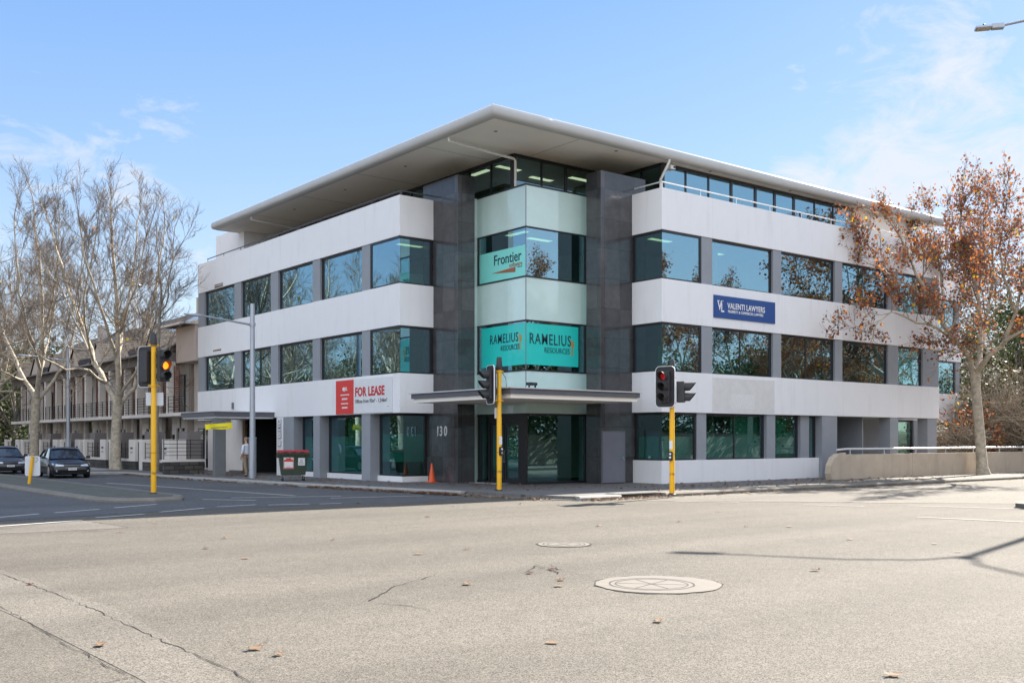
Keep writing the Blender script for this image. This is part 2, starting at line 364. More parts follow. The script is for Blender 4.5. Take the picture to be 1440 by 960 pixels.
M['sign_blue'] = pmat('blue_sign', (0.018,0.075,0.27), 0.4)
M['sign_yellow'] = pmat('yellow_sign', (0.85,0.72,0.0), 0.5)
M['kerb'] = pmat('kerb_concrete', (0.20,0.18,0.152), 0.85, var=0.16, scale=2.2, bump=0.25, bscale=30)
M['kerb_white'] = pmat('pale_kerb', (0.34,0.328,0.305), 0.8, var=0.16, scale=3, bump=0.2)
M['paving'] = rows_mat('footpath_paving', (0.135,0.13,0.125), (0.17,0.16,0.15), (0.085,0.08,0.075), 0.4, 0.4, 0.85, 0.012, 0.35, ax='P')
M['concrete'] = pmat('ramp_concrete', (0.155,0.14,0.12), 0.85, var=0.14, scale=1.6, bump=0.2, bscale=40)
M['asphalt'] = asphalt_mat('asphalt', (0.130,0.115,0.094), None)
M['asphalt_shade'] = asphalt_mat('shade_toned_asphalt', (0.112,0.111,0.110), None)  # side street asphalt with the building's shade put into its colour
M['asphalt_pale'] = asphalt_mat('pale_asphalt', (0.158,0.142,0.120), None)
M['crack'] = pmat('crack_tar', (0.014,0.012,0.011), 0.9)
M['paint'] = pmat('road_paint', (0.56,0.54,0.50), 0.7, var=0.2, scale=6, bump=0.2)
M['paint_worn'] = pmat('worn_road_paint', (0.30,0.27,0.24), 0.7, var=0.22, scale=5)
M['earth'] = pmat('earth', (0.10,0.085,0.06), 0.95, var=0.3, scale=0.4)
M['grass'] = pmat('island_turf', (0.105,0.105,0.085), 0.95, var=0.3, scale=2.5, bump=0.6, bscale=25)
M['wall_conc'] = pmat('cream_concrete', (0.56,0.47,0.365), 0.85, var=0.10, scale=1.3, bump=0.15, stain=(0.30,0.22,0.15,0.35))
M['bark'] = pmat('plane_bark', (0.44,0.385,0.30), 0.85, var=0.42, scale=5.0, bump=0.3, bscale=14)
M['bark_dark'] = pmat('grey_bark', (0.22,0.19,0.155), 0.85, var=0.35, scale=4.0, bump=0.3, bscale=14)
M['twig'] = pmat('twig_bark', (0.20,0.155,0.115), 0.85, var=0.25, scale=3)
M['leaf_brown'] = island_mat('autumn_leaf', [(0.0,(0.25,0.085,0.04)),(0.34,(0.37,0.13,0.045)),(0.58,(0.17,0.06,0.04)),(0.78,(0.48,0.19,0.055)),(0.975,(0.60,0.38,0.03))], 0.6, 0.5)
M['leaf_dry'] = island_mat('fallen_leaf_brown', [(0.0,(0.20,0.115,0.065)),(0.4,(0.25,0.155,0.09)),(0.7,(0.13,0.055,0.035)),(0.9,(0.32,0.24,0.165))], 0.7, 0.1)
M['leaf_yellow'] = island_mat('yellow_leaf', [(0.0,(0.66,0.44,0.01)),(0.5,(0.60,0.30,0.02)),(0.8,(0.50,0.20,0.03))], 0.6, 0.35)
M['leaf_green'] = island_mat('evergreen_leaf', [(0.0,(0.028,0.042,0.014)),(0.3,(0.045,0.066,0.018)),(0.6,(0.075,0.095,0.026)),(0.85,(0.11,0.125,0.035))], 0.6, 0.25)
M['leaf_olive'] = island_mat('olive_leaf', [(0.0,(0.055,0.058,0.022)),(0.3,(0.085,0.085,0.03)),(0.6,(0.12,0.10,0.045)),(0.85,(0.15,0.085,0.04))], 0.6, 0.25)
M['house_wall'] = pmat('taupe_render', (0.56,0.49,0.435), 0.8, var=0.06, scale=1.2, bump=0.08)
M['house_white'] = pmat('offwhite_render', (0.78,0.73,0.68), 0.8, var=0.05, scale=1.2)
M['house_grey'] = pmat('mushroom_render', (0.20,0.18,0.172), 0.8, var=0.06, scale=1.2)
M['louvre'] = pmat('cedar_louvre', (0.17,0.055,0.03), 0.6, var=0.2, scale=6)
M['tiles'] = rows_mat('roof_tiles', (0.045,0.037,0.034), (0.080,0.064,0.056), (0.03,0.025,0.022), 0.30, 0.20, 0.8, 0.03, 1.0)
M['stone'] = rows_mat('dark_stone', (0.06,0.055,0.052), (0.12,0.11,0.10), (0.035,0.033,0.03), 0.5, 0.22, 0.85, 0.02, 1.0)
M['iron'] = pmat('black_iron', (0.02,0.02,0.022), 0.5)
M['solar'] = rows_mat('solar_cells', (0.012,0.018,0.035), (0.016,0.022,0.042), (0.35,0.37,0.4), 1.0, 0.55, 0.15, 0.02, 0.1, 0.0)
M['car_black'] = pmat('black_car_paint', (0.006,0.0065,0.009), 0.3, coat=0.45)
M['car_grey'] = pmat('dark_grey_car_paint', (0.040,0.038,0.045), 0.3, metal=0.3, coat=0.6)
M['car_glass'] = pmat('car_glass', (0.016,0.019,0.025), 0.03, coat=1.0)
M['tyre'] = pmat('tyre_rubber', (0.02,0.02,0.02), 0.85)
M['rim'] = pmat('alloy_rim', (0.5,0.5,0.52), 0.3, metal=0.9)
M['chrome'] = pmat('chrome', (0.65,0.65,0.68), 0.15, metal=1.0)
M['lamp_clear'] = pmat('headlamp', (0.55,0.57,0.6), 0.08, metal=0.5, coat=1.0)
M['bin_green'] = pmat('bin_green', (0.038,0.055,0.034), 0.5, var=0.12, scale=3)
M['bin_red'] = pmat('bin_red_lid', (0.33,0.012,0.022), 0.45, var=0.08)
M['cone'] = pmat('cone_orange', (0.80,0.11,0.03), 0.5, var=0.05)
M['skin'] = pmat('skin', (0.52,0.31,0.22), 0.55)
M['shirt'] = pmat('pale_shirt', (0.68,0.72,0.82), 0.85, var=0.04, scale=6)
M['trousers'] = pmat('khaki_trousers', (0.27,0.215,0.155), 0.9, var=0.06, scale=6)
M['hair'] = pmat('grey_hair', (0.22,0.20,0.18), 0.8)
M['shoe'] = pmat('dark_shoe', (0.02,0.017,0.015), 0.5)
M['amber_on'] = emit_mat('amber_lens_lit', (1.0,0.17,0.008), 1.3)
M['red_dim'] = emit_mat('red_lens_lit', (0.50,0.008,0.014), 0.12)
M['lens_dark'] = pmat('dark_lens', (0.02,0.022,0.022), 0.15)
M['lens_green'] = pmat('green_lens', (0.015,0.04,0.04), 0.15)
M['manhole'] = pmat('manhole_concrete', (0.185,0.163,0.137), 0.85, var=0.1, scale=4, bump=0.2)
M['panel_patch'] = pmat('bare_render_patch', (0.72,0.71,0.69), 0.85, var=0.07, scale=2.5)
M['brown_timber'] = pmat('brown_timber', (0.16,0.085,0.04), 0.6, var=0.2)

#==SETTING==
# ------------------------------------------------------------------ ground, roads, footpaths, markings
g = MB(); g.quad((-2500,-2500,-0.03),(2500,-2500,-0.03),(2500,2500,-0.03),(-2500,2500,-0.03)); struct(g.build('ground', M['earth']))
# the junction and both streets: one asphalt sheet
g = MB(); g.quad((-140,-140,0),(240,-140,0),(240,9.0,0),(-140,9.0,0)); struct(g.build('road', M['asphalt']))
g = MB()
shadow_line = [(-40,-2.5)]+[tuple(on_z(px,py)[:2]) for px, py in ((-200,746),(-60,736),(60,729),(225,719),(450,709.5),(600,705.5))]+[(-1.2,0.0),(2,0.4),(2,160),(-40,160)]
g.prism(shadow_line, 0.002, 0.006); struct(g.build('side_road', M['asphalt_shade']))  # near edge follows the building's shadow, whose shade is painted into this sheet
# worn, paler carriageway of the right-hand street
g = MB(); g.prism([(-0.5,-4.9),(3.5,-9.0),(8,-13.6),(120,-13.9),(120,-4.0),(0,-4.0)], 0.002, 0.005); struct(g.build('right_road', M['asphalt_pale']))
def strip(pts, w, z, mb):
    for i in range(len(pts)-1):
        a, b = Vector(pts[i][:2]), Vector(pts[i+1][:2]); d = (b-a).normalized(); nrm = Vector((-d.y, d.x))*w/2
        mb.add([(a.x-nrm.x,a.y-nrm.y,z),(b.x-nrm.x,b.y-nrm.y,z),(b.x+nrm.x,b.y+nrm.y,z),(a.x+nrm.x,a.y+nrm.y,z)], [(0,1,2,3)])
mk = MB()
for a, b in [((-30,730),(55,722.5)),((77,721),(140,716)),((160,714),(220,709)),((-20,741.5),(115,731.5)),((135,728),(202,723)),
             ((225,720),(287,714.5)),((305,712.5),(360,709.5)),((377,710),(435,708.6)),((450,708.6),(480,707.6)),
             ((150,679),(415,697)),((285,702),(360,703.6)),((325,700),(480,697.5)),((465,700.4),(595,697)),((-20,673.6),(30,672.6))]:
    strip([on_z(*a), on_z(*b)], 0.13, 0.011, mk)
struct(mk.build('road_marking', M['paint'], fix=False))
mk = MB()
for a, b in [((1060,703.5),(1270,707)),((1130,709.5),(1215,712)),((1275,711),(1440,715.5)),((940,704.5),(1040,706.5)),((1290,727),(1440,734))]:
    strip([on_z(*a), on_z(*b)], 0.12, 0.011, mk)
struct(mk.build('road_marking', M['paint_worn'], fix=False))
# paler resurfaced strip and cracks of the foreground
g = MB(); g.prism([on_z(-60,780)[:2], on_z(180,862)[:2], on_z(372,985)[:2], on_z(250,985)[:2], on_z(190,951)[:2], on_z(40,875)[:2], on_z(-60,830)[:2]], 0.001, 0.004)
struct(g.build('road_patch', asphalt_mat('patched_asphalt', (0.150,0.133,0.110), None)))
g = MB(); g.prism([on_z(-60,752)[:2], on_z(115,731.5)[:2], on_z(180,742)[:2], on_z(60,748)[:2]], 0.001, 0.004); struct(g.build('road_patch', M['asphalt_pale']))
def crack(pix, w0, jag, name='road_crack'):
    mb = MB(); pts = []
    for i in range(len(pix)-1):
        a, b = on_z(*pix[i]), on_z(*pix[i+1]); n = max(3, int((b-a).length/0.13))
        for k in range(n): pts.append(a.lerp(b, k/n) + Vector((random.gauss(0,jag), random.gauss(0,jag), 0)))
    pts.append(on_z(*pix[-1]))
    for i in range(len(pts)-1):
        wd = w0*random.uniform(0.35,1.5)
        a, b = pts[i], pts[i+1]; d = (b-a); d.z = 0
        if d.length < 1e-4: continue
        d.normalize(); nn = Vector((-d.y,d.x,0))*wd/2; e = d*0.01
        mb.add([(a-nn-e)[:2]+(0.0075,), (b-nn+e)[:2]+(0.0075,), (b+nn+e)[:2]+(0.0075,), (a+nn-e)[:2]+(0.0075,)], [(0,1,2,3)])
    o = struct(mb.build(name, M['crack'], fix=False)); return o
crack([(-30,795),(60,828),(130,856),(230,902),(300,932),(385,975)], 0.009, 0.014)
crack([(-30,836),(50,880),(100,910),(150,937),(190,951),(150,960)], 0.008, 0.014)
crack([(515,846),(545,832),(550,826),(600,812),(612,808)], 0.015, 0.02)
crack([(530,848),(580,852),(605,860)], 0.012, 0.02)
crack([(738,806),(755,795),(784,806),(775,794)], 0.015, 0.03)
crack([(1280,748),(1350,752.5),(1440,757)], 0.014, 0.01)
crack([(700,764),(752,764)], 0.008, 0.02); crack([(832,764.5),(885,763)], 0.008, 0.02)
crack([(115,731.5),(180,741)], 0.02, 0.01)
crack([(730,788),(765,796),(830,811)], 0.005, 0.02)

# footpath slab, kerbs
KL = [(-3.6,160),(-3.6,33.2),(-6.2,31.6),(-6.3,30.0),(-4.4,28.2),(-4.35,20),(-3.3,8.5),(-2.35,2.2),(-2.05,0.3)]
KC = [(-2.0,-1.2),(-1.85,-2.8),(-1.45,-4.1)]
KR = [(-1.1,-4.66),(0.6,-4.74),(2.6,-4.76),(20,-4.72),(160,-4.7)]
def offset_path(pts, d):
    out = []
    for i, p in enumerate(pts):
        a = Vector(pts[max(i-1,0)]); b = Vector(pts[min(i+1,len(pts)-1)]); t = (b-a).normalized(); out.append((p[0]-t.y*d, p[1]+t.x*d))
    return out
inner = offset_path(KL+KC+KR, 0.28)
# apron where the path comes down to the road at the corner
fp = MB(); poly = inner[:] + [(160,40),(40,160)]
fp.prism(poly, -0.2, 0.13); struct(fp.build('footpath', M['paving']))
def kerb(path, name, mat, w=0.28, h=0.138):
    mb = MB(); ins = offset_path(path, w+0.01); mid = offset_path(path, 0.05)
    n = len(path)
    for i in range(n):
        mb.add([(path[i][0],path[i][1],-0.1),(path[i][0],path[i][1],h-0.05),(mid[i][0],mid[i][1],h),(ins[i][0],ins[i][1],h)], [])
    for i in range(n-1):
        o = i*4
        for j in range(3): mb.f.append((o+j,o+4+j,o+5+j,o+1+j)); mb.mi.append(0)
    for o in (0, (n-1)*4): mb.f.append((o,o+1,o+2,o+3)); mb.mi.append(0)
    return struct(mb.build(name, mat))
kerb(KL, 'kerb', M['kerb_white'])
kerb([KL[-1]]+KC+[KR[0]], 'kerb', M['kerb'], h=0.035)
kerb(KR[:2], 'kerb', M['kerb_white']); kerb(KR[2:], 'kerb', M['kerb'])
kerb(KR[1:3], 'kerb', M['kerb'], h=0.03)
# ramp aprons sloping down to the dropped kerbs
g = MB(); A = inner
i0 = len(KL)-1
g.add([(A[i0][0],A[i0][1],0.138),(A[i0+1][0],A[i0+1][1],0.04),(A[i0+2][0],A[i0+2][1],0.04),(A[i0+3][0],A[i0+3][1],0.04),(A[i0+4][0],A[i0+4][1],0.138),(0.2,-2.6,0.138),(-0.6,-0.8,0.138)],[(0,1,6),(1,2,5,6),(2,3,5),(3,4,5)])
struct(g.build('kerb_ramp', M['concrete']))
# concrete verge of the right-hand footpath
g = MB(); g.prism([(2.5,-4.46),(60,-4.41),(60,-1.66),(17,-1.66),(9.0,-3.4),(4.6,-3.7)], 0.131, 0.135); struct(g.build('footpath_apron', M['concrete']))
def ribs(name):
    t = thing(name, 'ribbed pale drain grate set in the kerb beside the right-hand yellow pole', 'drain grate', (1.6,-4.2,0.135))
    b = MB(); b.box(-0.95,0.8,-0.42,0.30,0.001,0.012); b.build('grate_frame', M['concrete'], t)
    b = MB()
    for i in range(17): b.box(-0.9+i*0.1,-0.85+i*0.1,-0.36,0.24,0.010,0.028)
    b.build('grate_bars', M['kerb_white'], t)
ribs('drain_grate')
# median islands
def island(poly, nm, top):
    mb = MB(); n = len(poly); c = Vector((sum(p[0] for p in poly)/n, sum(p[1] for p in poly)/n))
    def ins(d):
        out = []
        for i in range(n):
            a, b, p = Vector(poly[i-1]), Vector(poly[(i+1)%n]), Vector(poly[i]); t = (b-a).normalized(); out.append((p.x-t.y*d, p.y+t.x*d))
        return out
    rings = [(poly,-0.1),(poly,0.06),(ins(0.08),0.13),(ins(0.34),0.135)]
    for pl, z in rings: mb.v.extend([(p[0],p[1],z) for p in pl])
    for k in range(3):
        for i in range(n): mb.f.append((k*n+i,k*n+(i+1)%n,(k+1)*n+(i+1)%n,(k+1)*n+i)); mb.mi.append(0)
    struct(mb.build('island_kerb', M['kerb']))
    b2 = MB(); b2.prism(ins(0.33), 0.0, 0.139); struct(b2.build('median_island', top))
island([(-12.95,120),(-13.05,9),(-12.9,4.4),(-12.4,3.1),(-11.5,2.7),(-10.6,3.0),(-10.15,4.0),(-10.1,9),(-10.1,120)], 'left', M['grass'])
island([(6.0,-15.3),(6.3,-14.7),(7.0,-14.4),(90,-14.4),(90,-16.9),(7.0,-16.9),(6.3,-16.3)], 'right', M['concrete'])

# ------------------------------------------------------------------ office building
Z2B, Z2T, Z3B, Z3T, Z4B, Z4T = 2.957, 4.571, 6.50, 8.206, 10.127, 11.771
ZS = 13.27; GZ = 0.131
LE = y_on_x(278); RE = x_on_y(1320.8)
B = thing('office_building', 'white four-storey corner office building with wide flat roof and dark granite pillars', 'office building')
E7 = 7.43
# white spandrel bands (left wing and right wing of every level)
for zb, zt in ((Z2B,Z2T),(Z3B,Z3T),(Z4B,Z4T)):
    mb = MB(); mb.prism([(0,LE),(0,E7),(1.66,E7),(1.66,E7+0.3),(0.3,E7+0.3),(0.3,LE)], zb, zt); mb.build('white_band', M['white'], B, bevel=0.012)
    mb = MB(); mb.prism([(RE,0),(E7,0),(E7,1.66),(E7+0.3,1.66),(E7+0.3,0.3),(RE,0.3)], zb, zt); mb.build('white_band', M['white'], B, bevel=0.012)
    mb = MB(); mb.prism([(RE+0.002,3.7),(37.2,3.7),(37.2,9),(36.9,9),(36.9,4.0),(RE+0.002,4.0)], zb, zt); mb.build('white_band', M['white'], B)
    mb = MB(); mb.prism([(RE-0.3,0.302),(RE,0.302),(RE,9),(RE-0.3,9)], zb, zt); mb.build('white_band', M['white'], B)
    mb = MB(); mb.box(0.31,12,LE-0.3,LE,zb,zt); mb.build('white_band', M['white'], B)
    # vertical joints of the precast
mb = MB(); mb.box(0.6,12,LE-0.25,LE-0.02,GZ,Z2B); mb.box(0.6,12,LE-0.25,LE-0.02,Z2T,Z3B); mb.box(0.6,12,LE-0.25,LE-0.02,Z3T,Z4B); mb.build('end_wall', M['white'], B)

def window_rect_L(x, y0, y1, z0, z1, g, fr=0.055, mull=(), hd=0.10):   # window in a plane x = const (faces -X)
    f = MB(); a, b = min(y0,y1), max(y0,y1); X0, X1 = x-0.03, x+0.06
    f.box(X0,X1,a,b,z1-hd,z1); f.box(X0,X1,a,b,z0,z0+fr); f.box(X0,X1,a,a+fr,z0+fr,z1-hd); f.box(X0,X1,b-fr*2.2,b,z0+fr,z1-hd)
    for m in mull: f.box(X0+0.01,X1,m-fr/2,m+fr/2,z0+fr,z1-hd)
    o = f.build('window', M['frame'], B)
    p = MB(); p.box(x,x+0.012,a+fr,b-fr*2.2,z0+fr,z1-hd); p.build('pane', g, o); return o
def window_rect_R(y, x0, x1, z0, z1, g, fr=0.055, mull=(), hd=0.10):   # plane y = const (faces -Y)
    f = MB(); a, b = min(x0,x1), max(x0,x1); Y0, Y1 = y-0.03, y+0.06
    f.box(a,b,Y0,Y1,z1-hd,z1); f.box(a,b,Y0,Y1,z0,z0+fr); f.box(a,a+fr,Y0,Y1,z0+fr,z1-hd); f.box(b-fr*2.2,b,Y0,Y1,z0+fr,z1-hd)
    for m in mull: f.box(m-fr/2,m+fr/2,Y0+0.01,Y1,z0+fr,z1-hd)
    o = f.build('window', M['frame'], B)
    p = MB(); p.box(a+fr,b-fr*2.2,y,y+0.012,z0+fr,z1-hd); p.build('pane', g, o); return o
def window_corner(ax, ay, la, lb, z0, z1, g, fr=0.055, left=True, hd=0.10):
    # left wing: corner (ax,ay), runs to +Y by la and to +X by lb; right wing: runs to +X by la and +Y by lb
    f = MB()
    def rail(z0_, z1_):
        f.box(ax-0.03,ax+0.06,ay-0.03,ay+(la if left else lb),z0_,z1_)
        f.box(ax+0.061,ax+(lb if left else la),ay-0.03,ay+0.06,z0_,z1_)
    rail(z1-hd,z1); rail(z0,z0+fr)
    ya = la if left else lb; xa = lb if left else la
    f.box(ax-0.03,ax+0.06,ay+ya-fr*2,ay+ya,z0+fr,z1-hd); f.box(ax+xa-fr*2,ax+xa,ay-0.03,ay+0.06,z0+fr,z1-hd)
    o = f.build('window', M['frame'], B)
    p = MB(); p.box(ax,ax+0.012,ay,ay+ya-fr*2,z0+fr,z1-hd); p.box(ax+0.013,ax+xa-fr*2,ay,ay+0.012,z0+fr,z1-hd); p.build('pane', g, o); return o

RC = 0.16
Lp = [278,287,328.7,338,380,390.3,438.7,449,508,520]
Rp = [988.7,1002.5,1088,1099.5,1175.2,1185.5,1250,1264,1298.5,1320.8]
for zb, zt in ((Z2T,Z3B),(Z3T,Z4B)):
    for i in range(0, len(Lp), 2):
        mb = MB(); mb.box(0.035,0.32,y_on_x(Lp[i]),y_on_x(Lp[i+1]),zb,zt); mb.build('pier', M['grey_wall'], B)
        if i: window_rect_L(RC, y_on_x(Lp[i-1]), y_on_x(Lp[i]), zb, zt, M['glass'])
    window_corner(0.05, E7+0.05, y_on_x(520)-E7-0.05, 1.6-0.05, zb, zt, M['glass'])
    for i in range(0, len(Rp), 2):
        mb = MB(); mb.box(x_on_y(Rp[i])-0.08*(i==0),x_on_y(Rp[i+1]),0.035,0.32,zb,zt); mb.build('pier', M['grey_wall'], B)
        if i: 
            a, b = x_on_y(Rp[i-1]), x_on_y(Rp[i])
            window_rect_R(RC, a, b, zb, zt, M['glass'], mull=((a+b)/2-0.1,) if (zb < 5 and i in (2,4)) else ())
    window_corner(E7+0.05, 0.05, x_on_y(988.7)-E7-0.13, 1.6-0.05, zb, zt, M['glass'], left=False)
    window_rect_R(3.8, RE+0.05, 36.6, zb, zt, M['glass'])
    mb = MB(); mb.box(36.65,37.1,3.74,4.0,zb,zt); mb.build('pier', M['grey_wall'], B)

# ground floor, left wing
for a, b in ((398,412.5),(440,449),(508,520)):
    mb = MB(); mb.box(0.02,0.62,y_on_x(a),y_on_x(b),GZ,Z2B); mb.build('pier', M['grey_wall'], B)
GR = 0.5
for a, b in ((413,440),(449.5,508)):
    y0, y1 = y_on_x(a), y_on_x(b)
    window_rect_L(GR, y1, y0, 0.36, Z2B, M['glass_low'])
    mb = MB(); mb.box(GR-0.12,GR+0.1,y1,y0,GZ,0.358); mb.build('plinth', M['white'], B)
    mb = MB(); mb.box(GR+0.05,GR+0.06,y1+0.12,y0-0.1,0.42,2.0); mb.build('frosted_film', M['film'], B)
ya = y_on_x(520)
window_corner(GR, E7+GR, ya-E7-GR-0.02, 1.14, 0.36, Z2B, M['glass_low'])
mb = MB(); mb.prism([(GR-0.12,ya),(GR-0.12,E7+GR-0.12),(1.64,E7+GR-0.12),(1.64,E7+GR+0.1),(GR+0.1,E7+GR+0.1),(GR+0.1,ya)],GZ,0.358); mb.build('plinth', M['white'], B)
mb = MB(); mb.box(GR+0.05,GR+0.06,E7+GR+0.1,ya-0.1,0.95,2.1); mb.box(GR+0.07,1.6,E7+GR+0.05,E7+GR+0.06,0.95,2.1); mb.build('frosted_film', M['film'], B)
# ground-floor entrance lobby at the far left end
mb = MB(); mb.box(0.02,0.3,y_on_x(397.6),y_on_x(388.5),GZ,Z2B); mb.build('pier', M['white'], B)
yo0, yo1 = y_on_x(388.4), y_on_x(343.5)
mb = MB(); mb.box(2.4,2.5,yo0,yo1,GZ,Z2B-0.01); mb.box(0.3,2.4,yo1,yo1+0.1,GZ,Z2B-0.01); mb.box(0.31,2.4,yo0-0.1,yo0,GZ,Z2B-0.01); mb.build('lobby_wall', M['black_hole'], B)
mb = MB(); mb.box(0.05,0.15,y_on_x(343.3),y_on_x(340.4),GZ,Z2B); mb.build('lobby_jamb', M['brown_timber'], B)
mb = MB(); mb.box(0.0,0.3,y_on_x(340.2),y_on_x(325),GZ+0.12,Z2B-0.005); mb.build('lobby_panel', M['house_white'], B, bevel=0.03)
mb = MB(); mb.box(-0.06,0.32,y_on_x(341),y_on_x(323.5),GZ,GZ+0.115); mb.build('step', M['concrete'], B)
mb = MB(); mb.box(0.5,0.7,y_on_x(325),LE-0.3,GZ,Z2B-0.01); mb.build('lobby_wall', M['house_white'], B)
# canopy over that entrance
cy0, cy1 = 18.96, 23.2
mb = MB(); mb.box(-3.1,-0.003,cy0,cy1,2.98,3.20); mb.build('entry_canopy', M['canopy_dark'], B)
mb = MB(); mb.box(-3.02,-0.01,cy0+0.08,cy1-0.08,2.90,2.978); mb.build('entry_canopy_lining', M['white'], B)
mb = MB(); mb.box(-3.16,0.0,cy0-0.06,cy1+0.06,3.201,3.235); mb.build('entry_canopy_flashing', M['rail_pale'], B)
mb = MB(); mb.box(-2.98,-2.45,cy0+0.1,cy0+0.4,GZ,2.898); mb.build('canopy_column', M['column_grey'], B)
mb = MB(); mb.box(-0.06,-0.004,y_on_x(329.2),y_on_x(327),3.5,3.83); mb.build('wall_light', M['grey_door'], B)
mb = MB()
for (px, py0, py1, px1) in ((302,401.5,403.6,313.5),(302,399,400.3,313.5),(299.8,491.4,493.2,311)):
    yy0, yy1 = y_on_x(px), y_on_x(px1); yy = (yy0+yy1)/2; mb.box(-0.012,0.02,yy1,yy0,z_at(py1,0,yy),z_at(py0,0,yy))
mb.build('wall_vent', M['brown_timber'], B)

# granite pillars
mb = MB(); mb.box(1.65,2.5,5.7,8.2,GZ,12.5); mb.build('granite_pillar', M['granite'], B, bevel=0.008)
mb = MB(); mb.box(5.7,8.2,1.65,2.5,GZ,12.5); mb.build('granite_pillar', M['granite'], B, bevel=0.008)
# glazed corner bay between the pillars
a = 2.93; e = 6.1
def bay(z0, z1, th, d=0.0): 
    mb = MB(); q = a+d; mb.prism([(q,e),(q,q),(e,q),(e,q+th),(q+th,q+th),(q+th,e)], z0, z1); return mb
for zb, zt in ((3.64,Z2T),(Z3B,Z3T),(Z4B,Z4T)):
    bay(zb+0.004, zt-0.004, 0.12).build('glass_spandrel', M['pale_glass'], B)
    mb = bay(zt-0.03, zt+0.03, 0.1, -0.025); mb.build('transom', M['frame'], B)
    mb = bay(zb-0.03, zb+0.03, 0.1, -0.02); mb.build('transom', M['frame'], B)
for zb, zt in ((Z2T,Z3B),(Z3T,Z4B)):
    f = MB(); f.box(a-0.01,a+0.07,e-0.12,e,zb+0.032,zt-0.032); f.box(e-0.12,e,a-0.01,a+0.07,zb+0.032,zt-0.032)
    o = f.build('bay_window', M['frame'], B)
    bay(zb+0.032, zt-0.032, 0.012, 0.01).build('pane', M['glass'], o)
mb = MB(); mb.box(2.5,2.95,e-0.004,e+0.1,GZ,Z4T); mb.build('bay_return', M['pale_glass'], B)
mb = MB(); mb.box(e-0.004,e+0.1,2.5,2.95,GZ,Z4T); mb.build('bay_return', M['pale_glass'], B)
# silicone joint on the bay corner
mb = MB(); mb.box(a-0.004,a+0.02,a-0.004,a+0.02,3.66,Z4T-0.05); mb.build('corner_joint', M['grey_door'], B)
bay(2.90, 3.30, 0.1).build('glass_spandrel', M['pale_glass'], B)
bay(2.82, 2.898, 0.12, -0.02).build('transom', M['frame'], B)
# street entrance: fixed glass to the right, a pair of doors to the left
f = MB(); f.box(a-0.02,e,a-0.02,a+0.08,GZ,GZ+0.09); f.box(a-0.04,a+0.06,a-0.04,a+0.06,GZ+0.09,2.82); f.box(e-0.1,e,a-0.02,a+0.08,GZ+0.09,2.82)
o = f.build('entrance_window', M['frame'], B)
p = MB(); p.box(a+0.06,e-0.1,a+0.02,a+0.032,GZ+0.09,2.82); p.build('pane', M['glass_low'], o)
def ybay(px): return y_on_x(px, a)
f = MB(); 
for px0, px1 in ((673,676.5),(687,690),(731.5,738)): f.box(a-0.03,a+0.08,ybay(px1),ybay(px0),GZ,2.82)
f.box(a-0.03,a+0.08,ybay(731.5),ybay(690),2.56,2.82); f.box(a-0.02,a+0.08,ybay(690),e,GZ,GZ+0.09)
o = f.build('entrance_frame', M['frame'], B)
p = MB(); p.box(a+0.02,a+0.032,ybay(687),ybay(676.5),GZ+0.09,2.82); p.box(a+0.02,a+0.032,ybay(738),ybay(731.5)-0.01,GZ+0.09,2.82); p.build('pane', M['glass_low'], o)
for k, (px0, px1) in enumerate(((690.4,709.4),(710,731))):
    y1, y0 = ybay(px0), ybay(px1); f = MB()
    f.box(a-0.01,a+0.05,y0,y0+0.09,GZ+0.02,2.55); f.box(a-0.01,a+0.05,y1-0.09,y1,GZ+0.02,2.55); f.box(a-0.01,a+0.05,y0+0.09,y1-0.09,GZ+0.02,GZ+0.2); f.box(a-0.01,a+0.05,y0+0.09,y1-0.09,2.45,2.55)
    o = f.build('entrance_door', M['frame'], B)
    p = MB(); p.box(a+0.015,a+0.027,y0+0.09,y1-0.09,GZ+0.2,2.45); p.build('pane', M['glass_low'], o)
    p = MB(); p.box(a+0.035,a+0.04,y0+0.09,y1-0.09,0.75,1.95); p.build('frosted_film', M['film'], o)
    h = MB(); yh = y1-0.05 if k else y0+0.05; h.tube([(a-0.02,yh,0.95),(a-0.08,yh,0.98),(a-0.08,yh,1.42),(a-0.02,yh,1.45)],0.014,8); h.build('handle', M['chrome'], o, smooth=40)
mb = MB(); mb.box(2.2,a,4.0,5.7,GZ+0.001,GZ+0.012); mb.build('doormat_sill', M['rail_pale'], B)
# floodlight aside: canopy over the corner
cp = [(-0.65,-0.65),(5.55,-0.65),(5.55,2.92),(2.92,2.92),(2.92,5.55),(-0.65,5.55)]
mb = MB(); mb.prism(cp, 3.44, 3.62); mb.build('canopy', M['canopy_dark'], B)
mb = MB(); mb.prism([(-0.57,-0.57),(5.47,-0.57),(5.47,2.91),(2.91,2.91),(2.91,5.47),(-0.57,5.47)], 3.29, 3.438); mb.build('canopy_lining', M['soffit'], B)
mb = MB(); mb.prism([(-0.72,-0.72),(5.62,-0.72),(5.62,2.915),(2.915,2.915),(2.915,5.62),(-0.72,5.62)], 3.622, 3.66); mb.build('canopy_flashing', M['rail_pale'], B)
